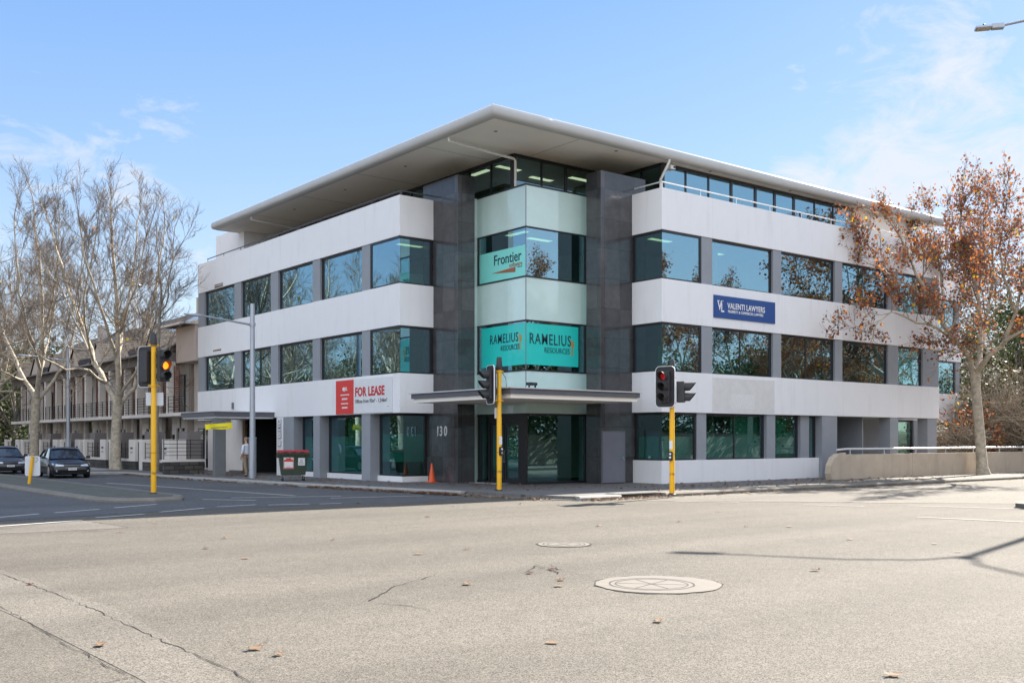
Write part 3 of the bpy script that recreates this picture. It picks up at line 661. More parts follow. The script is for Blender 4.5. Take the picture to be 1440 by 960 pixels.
# side door in the right pillar
dx0, dx1 = x_on_y(846.5,1.65), x_on_y(877.5,1.65); zt = z_at(607,dx0,1.65)
mb = MB(); mb.box(dx0,dx1,1.60,1.645,GZ+0.03,zt); dr = mb.build('side_door', M['grey_door'], B, bevel=0.006)
mb = MB(); mb.box(dx0-0.05,dx0-0.004,1.615,1.648,GZ,zt+0.05); mb.box(dx1+0.004,dx1+0.05,1.615,1.648,GZ,zt+0.05); mb.box(dx0-0.004,dx1+0.004,1.615,1.648,zt+0.004,zt+0.05); mb.build('door_frame', M['canopy_dark'], B)
mb = MB(); mb.box(dx1-0.2,dx1-0.05,1.57,1.598,1.1,1.2); mb.tube([(dx1-0.16,1.56,1.08),(dx1-0.06,1.55,1.08)],0.014,6); mb.build('handle', M['chrome'], dr)

# ground floor, right wing
ZP = 1.046
x1092 = x_on_y(1092); x1157 = x_on_y(1157)
mb = MB(); mb.prism([(x1092,0.04),(E7+0.03,0.04),(E7+0.03,1.64),(E7+0.3,1.64),(E7+0.3,0.4),(x1092,0.4)], GZ, ZP); mb.build('plinth', M['white'], B, bevel=0.01)
mb = MB(); mb.box(x1092+0.003,x1157,0.2,0.45,GZ,ZP); mb.build('plinth', M['white'], B, bevel=0.01)
window_corner(E7+0.16, 0.16, x_on_y(982)-E7-0.16, 1.45, ZP, Z2B, M['glass_low'], left=False)
for p0, p1 in ((982,995),(1080,1092),(1132,1144)):
    mb = MB(); mb.box(x_on_y(p0),x_on_y(p1),0.07 if p0<1100 else 0.24,0.6,ZP,Z2B); mb.build('pier', M['grey_wall'], B)
for p0, p1 in ((995,1080),(1092.3,1132),(1144.3,1156.8)):
    xa_, xb_ = x_on_y(p0), x_on_y(p1)
    window_rect_R(0.25 if p0 < 1090 else 0.42, xa_, xb_, ZP, Z2B, M['glass_low'], mull=((xa_+xb_)/2,) if p0 < 1000 else ())
mb = MB()
mb.box(E7+0.35,x_on_y(981),0.36,0.37,ZP+0.06,2.0); mb.box(E7+0.24,E7+0.25,0.4,1.55,ZP+0.06,2.0); mb.box(x_on_y(996),x_on_y(1079),0.36,0.37,ZP+0.06,2.0); mb.box(x_on_y(1093),x_on_y(1131),0.55,0.56,ZP+0.06,2.2)
mb.build('frosted_film', M['film'], B)
mb = MB(); mb.box(x1157+0.003,x_on_y(1178),0.03,0.55,GZ,Z2B-0.004); mb.build('column', M['grey_wall'], B)
mb = MB(); mb.box(x_on_y(1252.5),x_on_y(1264),0.03,0.62,GZ,Z2B-0.004); mb.build('column', M['grey_wall'], B)
mb = MB(); mb.box(x_on_y(1303,.1),x_on_y(1316,.1),0.05,0.6,GZ,Z2B-0.004); mb.build('column', M['grey_wall'], B)
# undercroft behind the columns
xw = x_on_y(1209,3.0); xq = x_on_y(1178,3.0)-1.4
mb = MB(); mb.box(xw,x_on_y(1258,3.0),3.0,3.2,GZ,Z2B-0.006); mb.build('undercroft_wall', M['grey_wall'], B)
window_rect_R(3.05, xq, xw-0.02, GZ, Z2B-0.006, M['glass_low'])
mb = MB(); mb.box(xq+0.1,xw-0.15,3.25,3.26,GZ+0.1,Z2B-0.1); mb.build('blind', M['blind'], B)
window_rect_R(3.05, x_on_y(1258,3.0)+0.02, x_on_y(1284,3.0), GZ, Z2B-0.006, M['glass_low'])
mb = MB(); mb.box(x_on_y(1284,3.0)+0.02,x_on_y(1296,3.0),2.95,3.4,GZ,Z2B-0.006); mb.build('column', M['grey_wall'], B)
mb = MB(); mb.box(xq-0.1,xq,0.62,3.0,GZ,Z2B-0.006); mb.build('undercroft_wall', M['grey_wall'], B)

# floors, ceilings and the inner walls seen through the glass
fl = [(0.34,LE-0.4),(0.34,7.8),(2.52,7.8),(3.2,6.0),(3.2,3.2),(6.0,3.2),(7.8,2.52),(7.8,0.34),(RE-0.4,0.34),(RE-0.4,14),(14,LE-0.4)]
for z0, z1 in ((Z2B+0.03,3.6),(Z3B+0.03,7.25),(Z4B+0.03,10.75)):
    mb = MB(); mb.prism(fl, z0, z1); mb.build('floor_slab', M['ceil'], B)
    mb = MB(); mb.prism([(p[0]*0.995+0.03,p[1]*0.995+0.03) for p in fl], z1+0.001, z1+0.02); mb.build('office_floor', M['inside_floor'] if z1 < 10 else M['wall_conc'], B)
mb = MB(); mb.prism([(0.6,LE-0.4),(0.6,8.1),(2.52,8.1),(3.2,6.0),(3.2,3.2),(6.0,3.2),(8.1,2.52),(8.1,0.5),(x1157-0.1,0.5),(x1157-0.1,14),(14,LE-0.4)],GZ+0.001,GZ+0.02); mb.build('office_floor', M['inside_floor'], B)
mb = MB(); mb.box(6,6.2,9,LE-0.4,GZ,ZS-0.02); mb.box(9,RE-0.4,6,6.2,GZ,ZS-0.02); mb.extr([(6,9,GZ),(6.2,9,GZ),(6.2,9,ZS-.02),(6,9,ZS-.02)],(3,-3,0)); mb.build('inner_wall', M['inside'], B)
mb = MB()
for y in (12.2,16.5,21.0,25.2): mb.box(1.0,6,y,y+0.12,3.7,10.1)
for x in (11.8,15.6,20.0,24.5): mb.box(x,x+0.12,1.0,6,3.7,10.1)
for y in (12.2,16.5): mb.box(1.2,6,y,y+0.12,GZ+0.03,2.95)
for x in (11.8,15.6): mb.box(x,x+0.12,1.2,6,GZ+0.03,2.95)
mb.build('partition', M['inside'], B)

for x0_, x1_, z0_, z1_ in ((x_on_y(1004.5),x_on_y(1062),Z2T+0.06,Z3B-0.12),(x_on_y(938),x_on_y(985),Z2T+0.06,Z3B-0.9),(x_on_y(1040),x_on_y(1078),ZP+0.06,Z2B-0.1),(x_on_y(1094),x_on_y(1118),ZP+0.06,Z2B-0.1)):
    mb = MB(); mb.box(x0_,x1_,0.50,0.51,z0_,z1_); mb.build('blind', M['blind'], B)
for y0_, y1_, z0_, z1_, xx in ((y_on_x(484),y_on_x(453),Z2T+0.06,Z3B-0.12,0.5),(y_on_x(437),y_on_x(424),Z2T+0.06,Z3B-0.12,0.5),(y_on_x(432),y_on_x(417),0.5,Z2B-0.1,0.85),(y_on_x(482),y_on_x(465),0.5,Z2B-0.1,0.9)):
    mb = MB(); mb.box(xx,xx+0.01,y0_,y1_,z0_,z1_); mb.build('blind', M['blind'], B)
mb = MB(); mb.box(1.05,1.5,7.95,9.3,7.3,8.75); mb.build('cabinet', M['plate_white'], B)
# top storey glazing, set back behind the parapets
gx, gy = 3.26, 4.10; wx, wy = 8.9, 1.39; zf = 10.78
xe = x_on_y(1199.5, wy)
def glazing_R(y, x0, x1, muls, nm):
    f = MB(); f.box(x0,x1,y-0.04,y+0.06,ZS-0.12,ZS-0.003); f.box(x0,x1,y-0.04,y+0.06,zf,zf+0.1)
    for m, wd in muls: f.box(m-wd/2,m+wd/2,y-0.035,y+0.06,zf+0.1,ZS-0.12)
    o = f.build(nm, M['frame'], B); p = MB(); p.box(x0,x1,y,y+0.012,zf+0.1,ZS-0.12); p.build('pane', M['glass'], o)
def glazing_L(x, y0, y1, muls, nm):
    f = MB(); f.box(x-0.04,x+0.06,y0,y1,ZS-0.12,ZS-0.003); f.box(x-0.04,x+0.06,y0,y1,zf,zf+0.1)
    for m, wd in muls: f.box(x-0.035,x+0.06,m-wd/2,m+wd/2,zf+0.1,ZS-0.12)
    o = f.build(nm, M['frame'], B); p = MB(); p.box(x,x+0.012,y0,y1,zf+0.1,ZS-0.12); p.build('pane', M['glass_clear'] if y0 < 8 else M['glass'], o)
glazing_L(gx, gy+0.07, 25.2, [(gy+0.12,0.14)]+[(gy+1.5*k,0.06) for k in range(1,14)], 'top_glazing')
f = MB(); y = gy
f.box(gx,wx-0.05,y-0.04,y+0.06,ZS-0.12,ZS-0.003); f.box(gx,wx-0.05,y-0.04,y+0.06,zf,zf+0.1)
for m, wd in ((gx+0.03,0.16),(gx+1.45,0.06),(gx+2.75,0.12),(gx+4.3,0.06)): f.box(m-wd/2,m+wd/2,y-0.035,y+0.06,zf+0.1,ZS-0.12)
o = f.build('top_glazing', M['frame'], B); p = MB(); p.box(gx,wx-0.05,y,y+0.012,zf+0.1,ZS-0.12); p.build('pane', M['glass_clear'], o)
glazing_L(wx, wy+0.07, gy+0.06, [(wy+1.2,0.05)], 'top_glazing')
mul = [(wx+0.02,0.2),(xe-0.05,0.14)]+[(x_on_y(p,wy),0.07) for p in (964,996)]+[(x_on_y(p,wy),0.14) for p in (1028,1062,1089,1116)]+[(x_on_y(p,wy),0.05) for p in (1145,1171)]
glazing_R(wy, wx, xe, mul, 'top_glazing')
mb = MB(); mb.box(xe+0.003,RE-0.3,wy-0.02,wy+0.2,zf,ZS-0.003); mb.build('top_wall', M['soffit'], B)
mb = MB(); mb.box(1.2,6.0,25.3,29.2,Z4T-0.6,z_at(325,1.2,27)); mb.build('stair_block', M['white'], B)

# roof with a bull-nosed metal edge
rx0, ry0, rx1, ry1 = -0.39, 0.70, 29.8, 26.0
mb = MB(); mb.prism([(rx0+0.3,ry0+0.3),(rx1-0.02,ry0+0.3),(rx1-0.02,17),(17,ry1-0.02),(rx0+0.3,ry1-0.02)], ZS, ZS+0.33); rf = mb.build('roof', M['soffit'], B)
mb = MB(); mb.prism([(rx0+0.32,ry0+0.32),(rx1-0.04,ry0+0.32),(rx1-0.04,17),(17,ry1-0.04),(rx0+0.32,ry1-0.04)], ZS+0.331, ZS+0.40); mb.build('roof_sheet', M['fascia'], rf)
prof = [(0.32,-0.004),(0.16,-0.012),(0.06,0.03),(0.0,0.13),(0.0,0.27),(0.05,0.37),(0.14,0.43),(0.32,0.45)]
mb = MB(); path = [((rx1,ry0),(0,1)),((rx0,ry0),(1,1)),((rx0,ry1),(1,-1)),((12,ry1),(0,-1))]
for (p, d) in path:
    for (q, h) in prof: mb.v.append((p[0]+d[0]*q, p[1]+d[1]*q, ZS+h))
n = len(prof)
for i in range(len(path)-1):
    for j in range(n-1): mb.f.append((i*n+j,(i+1)*n+j,(i+1)*n+j+1,i*n+j+1)); mb.mi.append(0)
mb.f.append(tuple(range(n))); mb.mi.append(0)
mb.build('roof_edge', M['fascia'], rf, smooth=50)
mb = MB()
for y in (5.5,10.7,15.9,21.1): mb.box(rx0+0.35,gx-0.1,y,y+0.018,ZS-0.004,ZS+0.01)
for x in (4.0,9.2,14.4,19.6,24.8): mb.box(x,x+0.018,ry0+0.35,wy-0.1 if x>9 else gy-0.1,ZS-0.004,ZS+0.01)
mb.build('soffit_joint', M['house_grey'], rf)
for x, y in ((0.9,2.2),(0.9,8.4),(0.9,13.5),(0.9,18.6),(6.2,1.3),(11.5,1.05),(17.0,1.05),(22.5,1.05)):
    mb = MB(); mb.lathe([(0.075,ZS-0.012),(0.06,ZS-0.02),(0.001,ZS-0.018)],12,(x,y,0)); mb.build('soffit_fitting', M['house_grey'], rf)
# parapet rails
def rail(path, mat, nm, post):
    mb = MB(); mb.tube(path, 0.028, 8)
    for i in range(len(path)-1):
        a_, b_ = Vector(path[i]), Vector(path[i+1]); k = max(1, int((b_-a_).length/2.2))
        for j in range(k+1):
            p = a_.lerp(b_, (j+0.02)/(k+0.04)); mb.tube([p, (p.x,p.y,Z4T-0.02)], 0.016, 6)
    mb.build(nm, mat, B, smooth=40)
rail([(0.14,27.8,Z4T+0.20),(0.14,E7+0.12,Z4T+0.20),(2.3,E7+0.12,Z4T+0.20)], M['rail_dark'], 'parapet_rail', 1)
rail([(E7+0.12,2.3,Z4T+0.26),(E7+0.12,0.14,Z4T+0.26),(RE-0.2,0.14,Z4T+0.26)], M['rail_pale'], 'parapet_rail', 1)
# downpipes under the eaves
mb = MB(); mb.tube([(-0.05,3.85,ZS-0.02),(-0.05,3.85,ZS-0.16),(0.1,3.85,ZS-0.18),(3.06,3.85,ZS-0.30),(3.14,3.85,ZS-0.38),(3.14,3.85,zf)],0.052,10); mb.build('downpipe', M['pipe'], B, smooth=50)
mb = MB(); mb.tube([(-0.05,21.5,ZS-0.02),(-0.05,21.5,ZS-0.16),(0.1,21.5,ZS-0.18),(3.06,21.5,ZS-0.36),(3.14,21.5,zf)],0.052,10); mb.build('downpipe', M['pipe'], B, smooth=50)
mb = MB(); mb.tube([(8.75,0.85,ZS-0.02),(8.75,0.85,ZS-0.1),(8.72,1.3,ZS-0.75),(8.72,1.3,zf)],0.055,10); mb.build('downpipe', M['pipe'], B, smooth=50)
mb = MB(); mb.tube([(x_on_y(1228,.9),0.9,ZS-0.02),(x_on_y(1222,1.3),1.3,ZS-0.6),(x_on_y(1222,1.3),1.3,zf)],0.05,8); mb.build('downpipe', M['pipe'], B, smooth=50)
mb = MB()
for px in (1002.5,1099.5,1185.5,1264):
    for zb_, zt_ in ((Z2B,Z2T),(Z3B,Z3T),(Z4B,Z4T)): x = x_on_y(px); mb.box(x-0.006,x+0.006,-0.0015,0.01,zb_+0.02,zt_-0.02)
mb.build('panel_joint', M['panel_patch'], B)
# patch of bare render where an old sign was taken down
mb = MB(); xa_, xb_ = x_on_y(1001.5), x_on_y(1089); mb.box(xa_,xb_,-0.006,0.02,3.02,4.42); mb.build('old_sign_patch', M['panel_patch'], B)
mb = MB(); mb.box(xa_+1.2,xa_+2.7,-0.009,0.0,3.15,3.78); mb.build('glue_marks', pmat('glue_marks',(0.77,0.76,0.74),0.8,var=0.12,scale=14), B)

# lit ceiling panels
panels = [(0.9,9.2,10.08,'R'),(0.9,13.8,10.08,'R')]
def lightpanel(x, y, z, L=1.2, W=0.3, rz=0.0, lab=''):
    t = thing('ceiling_light', lab, 'ceiling light', (x,y,z), rz, 'lit ceiling panels inside the offices')
    b = MB(); b.box(-L/2-0.03,L/2+0.03,-W/2-0.03,W/2+0.03,-0.03,0.0); b.build('tray', M['plate_white'], t)
    b = MB(); b.box(-L/2,L/2,-W/2,W/2,-0.042,-0.031); b.build('diffuser', M['lamp_panel'], t)
zc3 = Z4B+0.02; zc4 = ZS-0.01
for x, y, z, rz, lab in ((4.4,5.9,zc4,0,'lit strip light on the top storey ceiling just right of the white downpipe'),
        (3.9,7.2,zc4,1.57,'lit strip light on the top storey ceiling behind the left pillar'),
        (6.6,6.4,zc4,0,'lit strip light on the top storey ceiling behind the middle of the corner glazing'),
        (8.0,5.4,zc4,0,'lit strip light on the top storey ceiling beside the right pillar'),
        (5.0,4.6,zc3,0,'lit strip light inside the bay window level with the pale teal banner'),
        (3.5,4.2,zc3,1.57,'short lit strip light at the corner of the bay, right of the pale teal banner'),
        (1.5,9.0,zc3,0.0,'lit strip light inside the upper corner window of the left wing'),
        (9.0,1.6,zc3,0,'lit strip light inside the upper corner window of the right wing'),
        (13.0,2.2,zc3,0,'lit strip light inside the second upper window of the right wing')):
    lightpanel(x, y, z, 1.2, 0.28, rz, lab)

#==SIGNS==
# ------------------------------------------------------------------ signs on and in the building
def lease_sign():
    y0, y1 = y_on_x(473.5), y_on_x(552.5); yr = y_on_x(498.5)
    z0, z1 = z_at(580.5,0,y1)+0.18, z_at(524.5,0,y1)+0.02
    z0, z1 = 2.99, 4.46
    t = thing('lease_sign', 'red and white FOR LEASE board on the white band above the ground floor', 'sign', (-0.03,y1,z0))
    b = MB(); b.box(-0.01,0.02,0.0,yr-y1-0.002,0.0,z1-z0); b.build('white_panel', M['plate_white'], t)
    b = MB(); b.box(-0.012,0.02,yr-y1,y0-y1,0.0,z1-z0); b.build('red_panel', M['sign_red'], t)
    Wd = y0-y1
    text('FOR LEASE', 0.52, M['text_red'], 'lettering', t, ML(-0.018,yr-y1-0.12,z1-z0-0.72), 0.018, sx=0.93)
    text('Offices from 92m\u00b2 - 1,246m\u00b2', 0.22, M['text_grey'], 'lettering', t, ML(-0.018,yr-y1-0.12,z1-z0-1.02), 0.002, sx=0.97)
    b = MB(); b.box(-0.02,-0.012,0.25,0.36,0.25,0.262); b.build('small_print', M['text_grey'], t)
    yc = (yr+y0)/2-y1; b = MB(); b.lathe([(0.001,-0.022),(0.085,-0.02),(0.085,-0.01)],16,(0,yc+0.1,z1-z0-0.38),'x'); b.build('round_logo', M['text_white'], t)
    text('JLL', 0.19, M['text_white'], 'lettering', t, ML(-0.02,yc-0.0,z1-z0-0.44), 0.008)
    for k, (wd, hh) in enumerate(((0.80,0.05),(0.50,0.075),(0.60,0.05),(0.50,0.075))):   # blurred contact lines
        b = MB(); x = yc-wd/2
        while x < yc+wd/2-0.03:
            s_ = random.uniform(0.03,0.06); b.box(-0.02,-0.012,x,x+s_,z1-z0-0.66-k*0.19,z1-z0-0.66-k*0.19+hh); x += s_+0.018
        b.build('contact_line', M['text_white'], t)
lease_sign()
def blue_sign():
    x0, x1 = x_on_y(1003), x_on_y(1089); z0, z1 = z_at(446,x0,0), z_at(414.3,x0,0)
    t = thing('blue_sign', 'dark blue board with white lettering on the right-hand white band', 'sign', (x0,-0.03,z0))
    b = MB(); b.box(0,x1-x0,-0.012,0.025,0,z1-z0); b.build('board', M['sign_blue'], t)
    W_, H_ = x1-x0, z1-z0
    def tx(s, sz, x, z, sx=1.0, bold=0.004): return text(s, sz, M['text_white'], 'lettering', t, MR(x,-0.018,z), bold, sx=sx)
    tx('V', 0.52, 0.22, H_*0.36, 0.8, 0.01); tx('L', 0.52, 0.42, H_*0.28, 0.8, 0.01)
    b = MB(); 
    for sx_, z in ((0.20,0.36*H_+0.36),(0.43,0.36*H_+0.36),(0.42,0.28*H_-0.005)): b.box(sx_,sx_+0.16,-0.018,-0.012,z,z+0.022)
    b.build('serif', M['text_white'], t)
    o = tx('VALENTI LAWYERS', 0.335, 0.84, H_*0.46, 0.82, 0.006)
    tx('PROPERTY & COMMERCIAL LAWYERS', 0.155, 0.87, H_*0.27, 0.84, 0.003)
    b = MB()
    for i in range(9):
        for z in (0.04, H_-0.04): b.lathe([(0.001,-0.016),(0.012,-0.015),(0.012,-0.01)],6,(W_*(i+0.5)/9,0,z),'y')
    b.build('screws', M['chrome'], t)
blue_sign()
bx = a-0.006
def emblem(t, M4):
    b = MB(); prof2 = [(0.0,0),(0.16,0),(0.15,0.04),(0.12,0.05),(0.13,0.28),(0.20,0.34),(0.21,0.50),(0.16,0.58),(0.14,0.48),(0.11,0.60),(0.07,0.68),(0.03,0.62),(0.0,0.50),(0.05,0.30),(0.03,0.05)]
    b.add([tuple((M4 @ Vector((x,z,0.0)))[:]) for x, z in prof2]+[tuple((M4 @ Vector((x,z,-0.006)))[:]) for x, z in prof2],
          [tuple(range(len(prof2))), tuple(range(2*len(prof2)-1,len(prof2)-1,-1))]+[(i,(i+1)%len(prof2),(i+1)%len(prof2)+len(prof2),i+len(prof2)) for i in range(len(prof2))])
    b.build('gold_emblem', M['gold'], t)
def banner_left(name, label, z0, z1, y0, y1, mat):
    t = thing(name, label, 'window banner', (bx,y0,z0)); b = MB(); b.box(0,0.01,0,y1-y0,0,z1-z0); b.build('panel', mat, t); return t
zb0 = z_at(512,a,a); zb1 = z_at(453.5,a,a)
y1b = ybay(677)
t = banner_left('teal_banner', 'bright teal banner on the left-facing bay glass above the entrance', zb0, zb1, a+0.02, y1b, M['teal'])
text('RAMELIUS', 0.52, M['text_dark'], 'lettering', t, ML(-0.008,y1b-a-0.60,0.93), 0.003, sx=0.72, sp=1.14)
text('RESOURCES', 0.30, M['text_dark'], 'lettering', t, ML(-0.008,y1b-a-1.32,0.62), 0.0, sx=0.72)
emblem(t, ML(-0.004,0.42,0.60))
x1b = x_on_y(812,a+0.05)
t = thing('teal_banner', 'bright teal banner on the right-facing bay glass above the entrance', 'window banner', (a+0.02,bx,zb0)); b = MB(); b.box(0,x1b-a-0.02,0,0.01,0,zb1-zb0); b.build('panel', M['teal'], t)
text('RAMELIUS', 0.60, M['text_dark'], 'lettering', t, MR(0.13,-0.008,0.82), 0.004, sx=0.74, sp=1.13)
text('RESOURCES', 0.30, M['text_dark'], 'lettering', t, MR(0.90,-0.008,0.50), 0.0, sx=0.80)
emblem(t, MR(2.28,-0.004,0.45))
zb0 = z_at(388,a,a); zb1 = z_at(343.5,a,a)
y1b = ybay(674.5)
t = banner_left('pale_teal_banner', 'pale teal banner in the upper bay window', zb0, zb1, a+0.02, y1b, M['teal_pale'])
text('Frontier', 0.58, M['text_dark'], 'lettering', t, ML(-0.008,y1b-a-0.98,0.66), 0.004, sx=0.92, sp=1.0)
text('software', 0.26, M['text_rust'], 'lettering', t, ML(-0.008,y1b-a-2.0,0.46), 0.0, sx=0.9, sp=1.0)
b = MB(); b.extr([(-0.008,2.15,0.36),(-0.008,0.62,0.44),(-0.008,0.62,0.24)],(-0.004,0,0)); b.build('swoosh', M['text_rust'], t)
b = MB(); b.box(-0.012,-0.004,0.2,0.5,0.40,0.425); b.build('dash', M['text_dark'], t)
# street number, tenant plates
xn = 1.65
yn = y_on_x(613.5, xn)
t = thing('street_number', 'pale metal number 130 fixed to the left granite pillar', 'street number', (xn-0.012,yn,z_at(612.5,xn,yn)))
for i, ch in enumerate('130'): text(ch, 0.56, M['rail_pale'], 'digit', t, ML(0,-0.02-(0,0.24,0.56)[i],0), 0.010, sx=0.80, thick=0.012)
yt = (y_on_x(397)+y_on_x(389.4))/2
for i, (py, mark, ml) in enumerate(((593,'SC','top tenant plate with two dark letters beside the lobby'),(602,'IDN','second tenant plate from the top with small dark capitals'),(612,'','third tenant plate from the top with a small red mark'),(623,'','lowest tenant plate, plain, just above the bin'))):
    z = z_at(py,0,yt); t = thing('tenant_plate', ml, 'name plate', (-0.012,yt,z), 0, 'tenant plates beside the lobby')
    b = MB(); b.box(-0.012,0.03,-0.15,0.15,-0.125,0.13); b.build('plate', M['plate_white'], t)
    b = MB(); b.box(-0.008,0.032,-0.17,0.17,-0.155,0.135); b.build('plate_backing', M['grey_wall'], t)
    if mark: text(mark, 0.13, M['text_dark'], 'lettering', t, ML(-0.014,0.085,-0.03), 0.003)
    if i == 2:
        b = MB(); b.box(-0.014,-0.01,-0.04,0.03,-0.03,0.04); b.build('red_mark', M['sign_red'], t)
# floodlight on the canopy, camera under the eaves
t = thing('floodlight', 'small black floodlight standing on the corner canopy', 'floodlight', (0.55,-0.35,3.66), R(20))
b = MB(); b.box(-0.2,0.2,-0.1,0.14,0.1,0.2); b.build('lamp_body', M['black'], t, bevel=0.02)
b = MB(); b.box(-0.22,-0.2,-0.03,0.03,0.0,0.16); b.box(0.2,0.22,-0.03,0.03,0.0,0.16); b.box(-0.22,0.22,-0.03,0.03,0.0,0.015); b.build('bracket', M['signal_grey'], t)
t = thing('security_camera', 'small pale security camera under the eaves beside the right downpipe', 'camera', (x_on_y(941,1.2),1.2,ZS-0.02))
b = MB(); b.lathe([(0.05,0),(0.05,-0.1),(0.03,-0.12)],10); b.build('mount', M['pipe'], t)
b = MB(); b.box(-0.14,0.14,-0.22,0.1,-0.30,-0.13); cb_ = b.build('housing', M['pipe'], t, bevel=0.02)
b = MB(); b.lathe([(0.05,-0.24),(0.045,-0.22)],10,(0.06,0,-0.21),'y'); b.build('lens', M['black'], cb_)

#==STREET==
# ------------------------------------------------------------------ street furniture
def rounded(w_, h_, r, n=4):
    out = []
    for cx_, cz_, a0 in ((w_/2-r,h_/2-r,0),(-w_/2+r,h_/2-r,90),(-w_/2+r,-h_/2+r,180),(w_/2-r,-h_/2+r,270)):
        for i in range(n+1): g_ = R(a0+90*i/n); out.append((cx_+r*math.cos(g_), cz_+r*math.sin(g_)))
    return out
def signal_head(parent, loc, rz, lens, n=3, board=True, sc=1.12):
    # local frame: faces -Y
    Mx = Matrix.Translation(loc) @ Matrix.Rotation(rz, 4, 'Z') @ Matrix.Scale(sc, 4)
    def fin(mb, nm, mat, par, **k):
        mb.v = [tuple(Mx @ Vector(v)) for v in mb.v]; return mb.build(nm, mat, par, **k)
    H = 0.30*n
    b = MB(); b.box(-0.15,0.15,-0.08,0.14,-H/2,H/2); hd = fin(b, 'signal_head', M['signal_grey'], parent, bevel=0.015)
    if board:
        o = rounded(0.58, H+0.26, 0.12); b = MB(); b.extr([(x,0.0,z) for x, z in o],(0,0.012,0)); fin(b, 'backing_board', M['black'], hd)
        oo = rounded(0.61, H+0.29, 0.135); b = MB(); k = len(o)
        b.add([(x,-0.012,z) for x, z in o]+[(x,-0.012,z) for x, z in oo]+[(x,0.022,z) for x, z in o]+[(x,0.022,z) for x, z in oo],
              [(i,(i+1)%k,(i+1)%k+k,i+k) for i in range(k)]+[(i+k,(i+1)%k+k,(i+1)%k+3*k,i+3*k) for i in range(k)]+[(i+2*k,(i+1)%k+2*k,(i+1)%k+3*k,i+3*k) for i in range(k)]+[(i,(i+1)%k,(i+1)%k+2*k,i+2*k) for i in range(k)])
        fin(b, 'board_edge', M['plate_white'], hd)
    for i in range(n):
        z = H/2-0.15-0.30*i
        b = MB(); b.lathe([(0.001,-0.10),(0.10,-0.09),(0.112,-0.078)],18,(0,0,z),'y'); fin(b, 'lens', lens[i], hd)
        b = MB(); vs_ = []; fs_ = []; k = 20
        for j in range(k+1):
            g_ = R(-65+310*j/k); x_, z_ = math.cos(g_)*0.125, math.sin(g_)*0.125
            ln = 0.12+0.20*max(0.0, 0.5+0.5*math.sin(g_))
            vs_ += [(x_,-0.08,z+z_),(x_,-0.08-ln,z+z_),(x_*0.94,-0.08,z+z_*0.94),(x_*0.94,-0.08-ln,z+z_*0.94)]
        for j in range(k): o_ = j*4; fs_ += [(o_,o_+4,o_+5,o_+1),(o_+2,o_+3,o_+7,o_+6),(o_+1,o_+5,o_+7,o_+3)]
        b.add(vs_, fs_); fin(b, 'visor', M['signal_grey'], hd, smooth=50)
    return hd
def signal_pole(label, loc, h, rz=0.0, cap=0.55):
    t = thing('traffic_light', label, 'traffic light', loc, rz, 'traffic lights at the junction')
    b = MB(); b.lathe([(0.085,0.0),(0.085,h*0.55),(0.078,h*0.55+0.02),(0.075,h-cap)],18); b.build('pole', M['yellow'], t, smooth=50)
    b = MB(); b.lathe([(0.13,-0.01),(0.13,0.012),(0.095,0.03),(0.087,0.05)],18); b.build('base_collar', M['signal_grey'], t, smooth=50)
    b = MB(); b.lathe([(0.0865,0.62),(0.0865,0.70)],18); b.lathe([(0.0862,1.30),(0.0862,1.33)],18); b.build('scuff_band', M['scuff'], t, smooth=50, fix=False)
    b = MB(); b.lathe([(0.085,h-cap-0.02),(0.10,h-cap+0.03),(0.105,h-cap+0.1),(0.085,h-0.02),(0.07,h)],18); b.build('pole_cap', M['signal_grey'], t, smooth=50)
    return t
def clamp(t, z, x=0.0):
    b = MB(); b.lathe([(0.088,z-0.03),(0.096,z-0.03),(0.096,z+0.03),(0.088,z+0.03)],14); b.box(-0.17,0.17,-0.02,0.02,z-0.02,z+0.02); b.build('clamp', M['yellow'], t)
def push_button(t, z, ang):
    Mx = Matrix.Rotation(ang, 4, 'Z')
    def fin(mb, nm, mat, par, **k): mb.v = [tuple(Mx @ Vector(v)) for v in mb.v]; return mb.build(nm, mat, par, **k)
    b = MB(); o = rounded(0.13, 0.30, 0.05); b.extr([(x,-0.16,z+zz) for x, zz in o],(0,0.08,0)); bx_ = fin(b, 'button_box', M['black'], t)
    b = MB(); b.lathe([(0.001,-0.18),(0.04,-0.175),(0.042,-0.16)],12,(0,0,z-0.05),'y'); fin(b, 'button', M['chrome'], bx_)
    b = MB(); b.lathe([(0.001,-0.17),(0.035,-0.168),(0.035,-0.16)],12,(0,0,z+0.07),'y'); fin(b, 'arrow_disc', M['plate_white'], bx_)
    b = MB(); b.box(-0.055,0.055,-0.092,-0.080,z+0.22,z+0.50); fin(b, 'instruction_plate', M['plate_white'], t)
D, G_ = M['lens_dark'], M['lens_green']
toward = -TH      # heads with this rz face back along the camera's axis
# left pole: on the median; one board seen from behind, one amber signal facing us
p = on_z(216,694,0.135); d = depth_of(p.x,p.y); h = (694-467)*d/F
t = signal_pole('traffic light on the left grassed median, lit amber, with a board seen from behind', p, h, 0.0, 0.44)
def zz(py, d, base): return CAMZ+(YH-py)*d/F-base
zc = zz(515,d,0.135)
side = Vector((C,-S,0)); back = Vector((S,C,0))
signal_head(t, side*-0.30+back*0.18+Vector((0,0,zc-0.0)), toward+R(155), [D,D,D])
signal_head(t, side*0.34+back*-0.05+Vector((0,0,zc+0.02)), toward+R(38), [D,M['amber_on'],G_], board=False)
clamp(t, zz(485,d,0.135)); clamp(t, zz(542,d,0.135))
b = MB(); b.box(-0.28,0.28,-0.01,0.01,zz(570,d,0.135),zz(551.5,d,0.135)); Mx = Matrix.Rotation(toward,4,'Z') ; b.v = [tuple(Mx @ (Vector(v)+Vector((0,0.1,0)))) for v in b.v]; b.build('back_plate', M['grey_plate'], t)
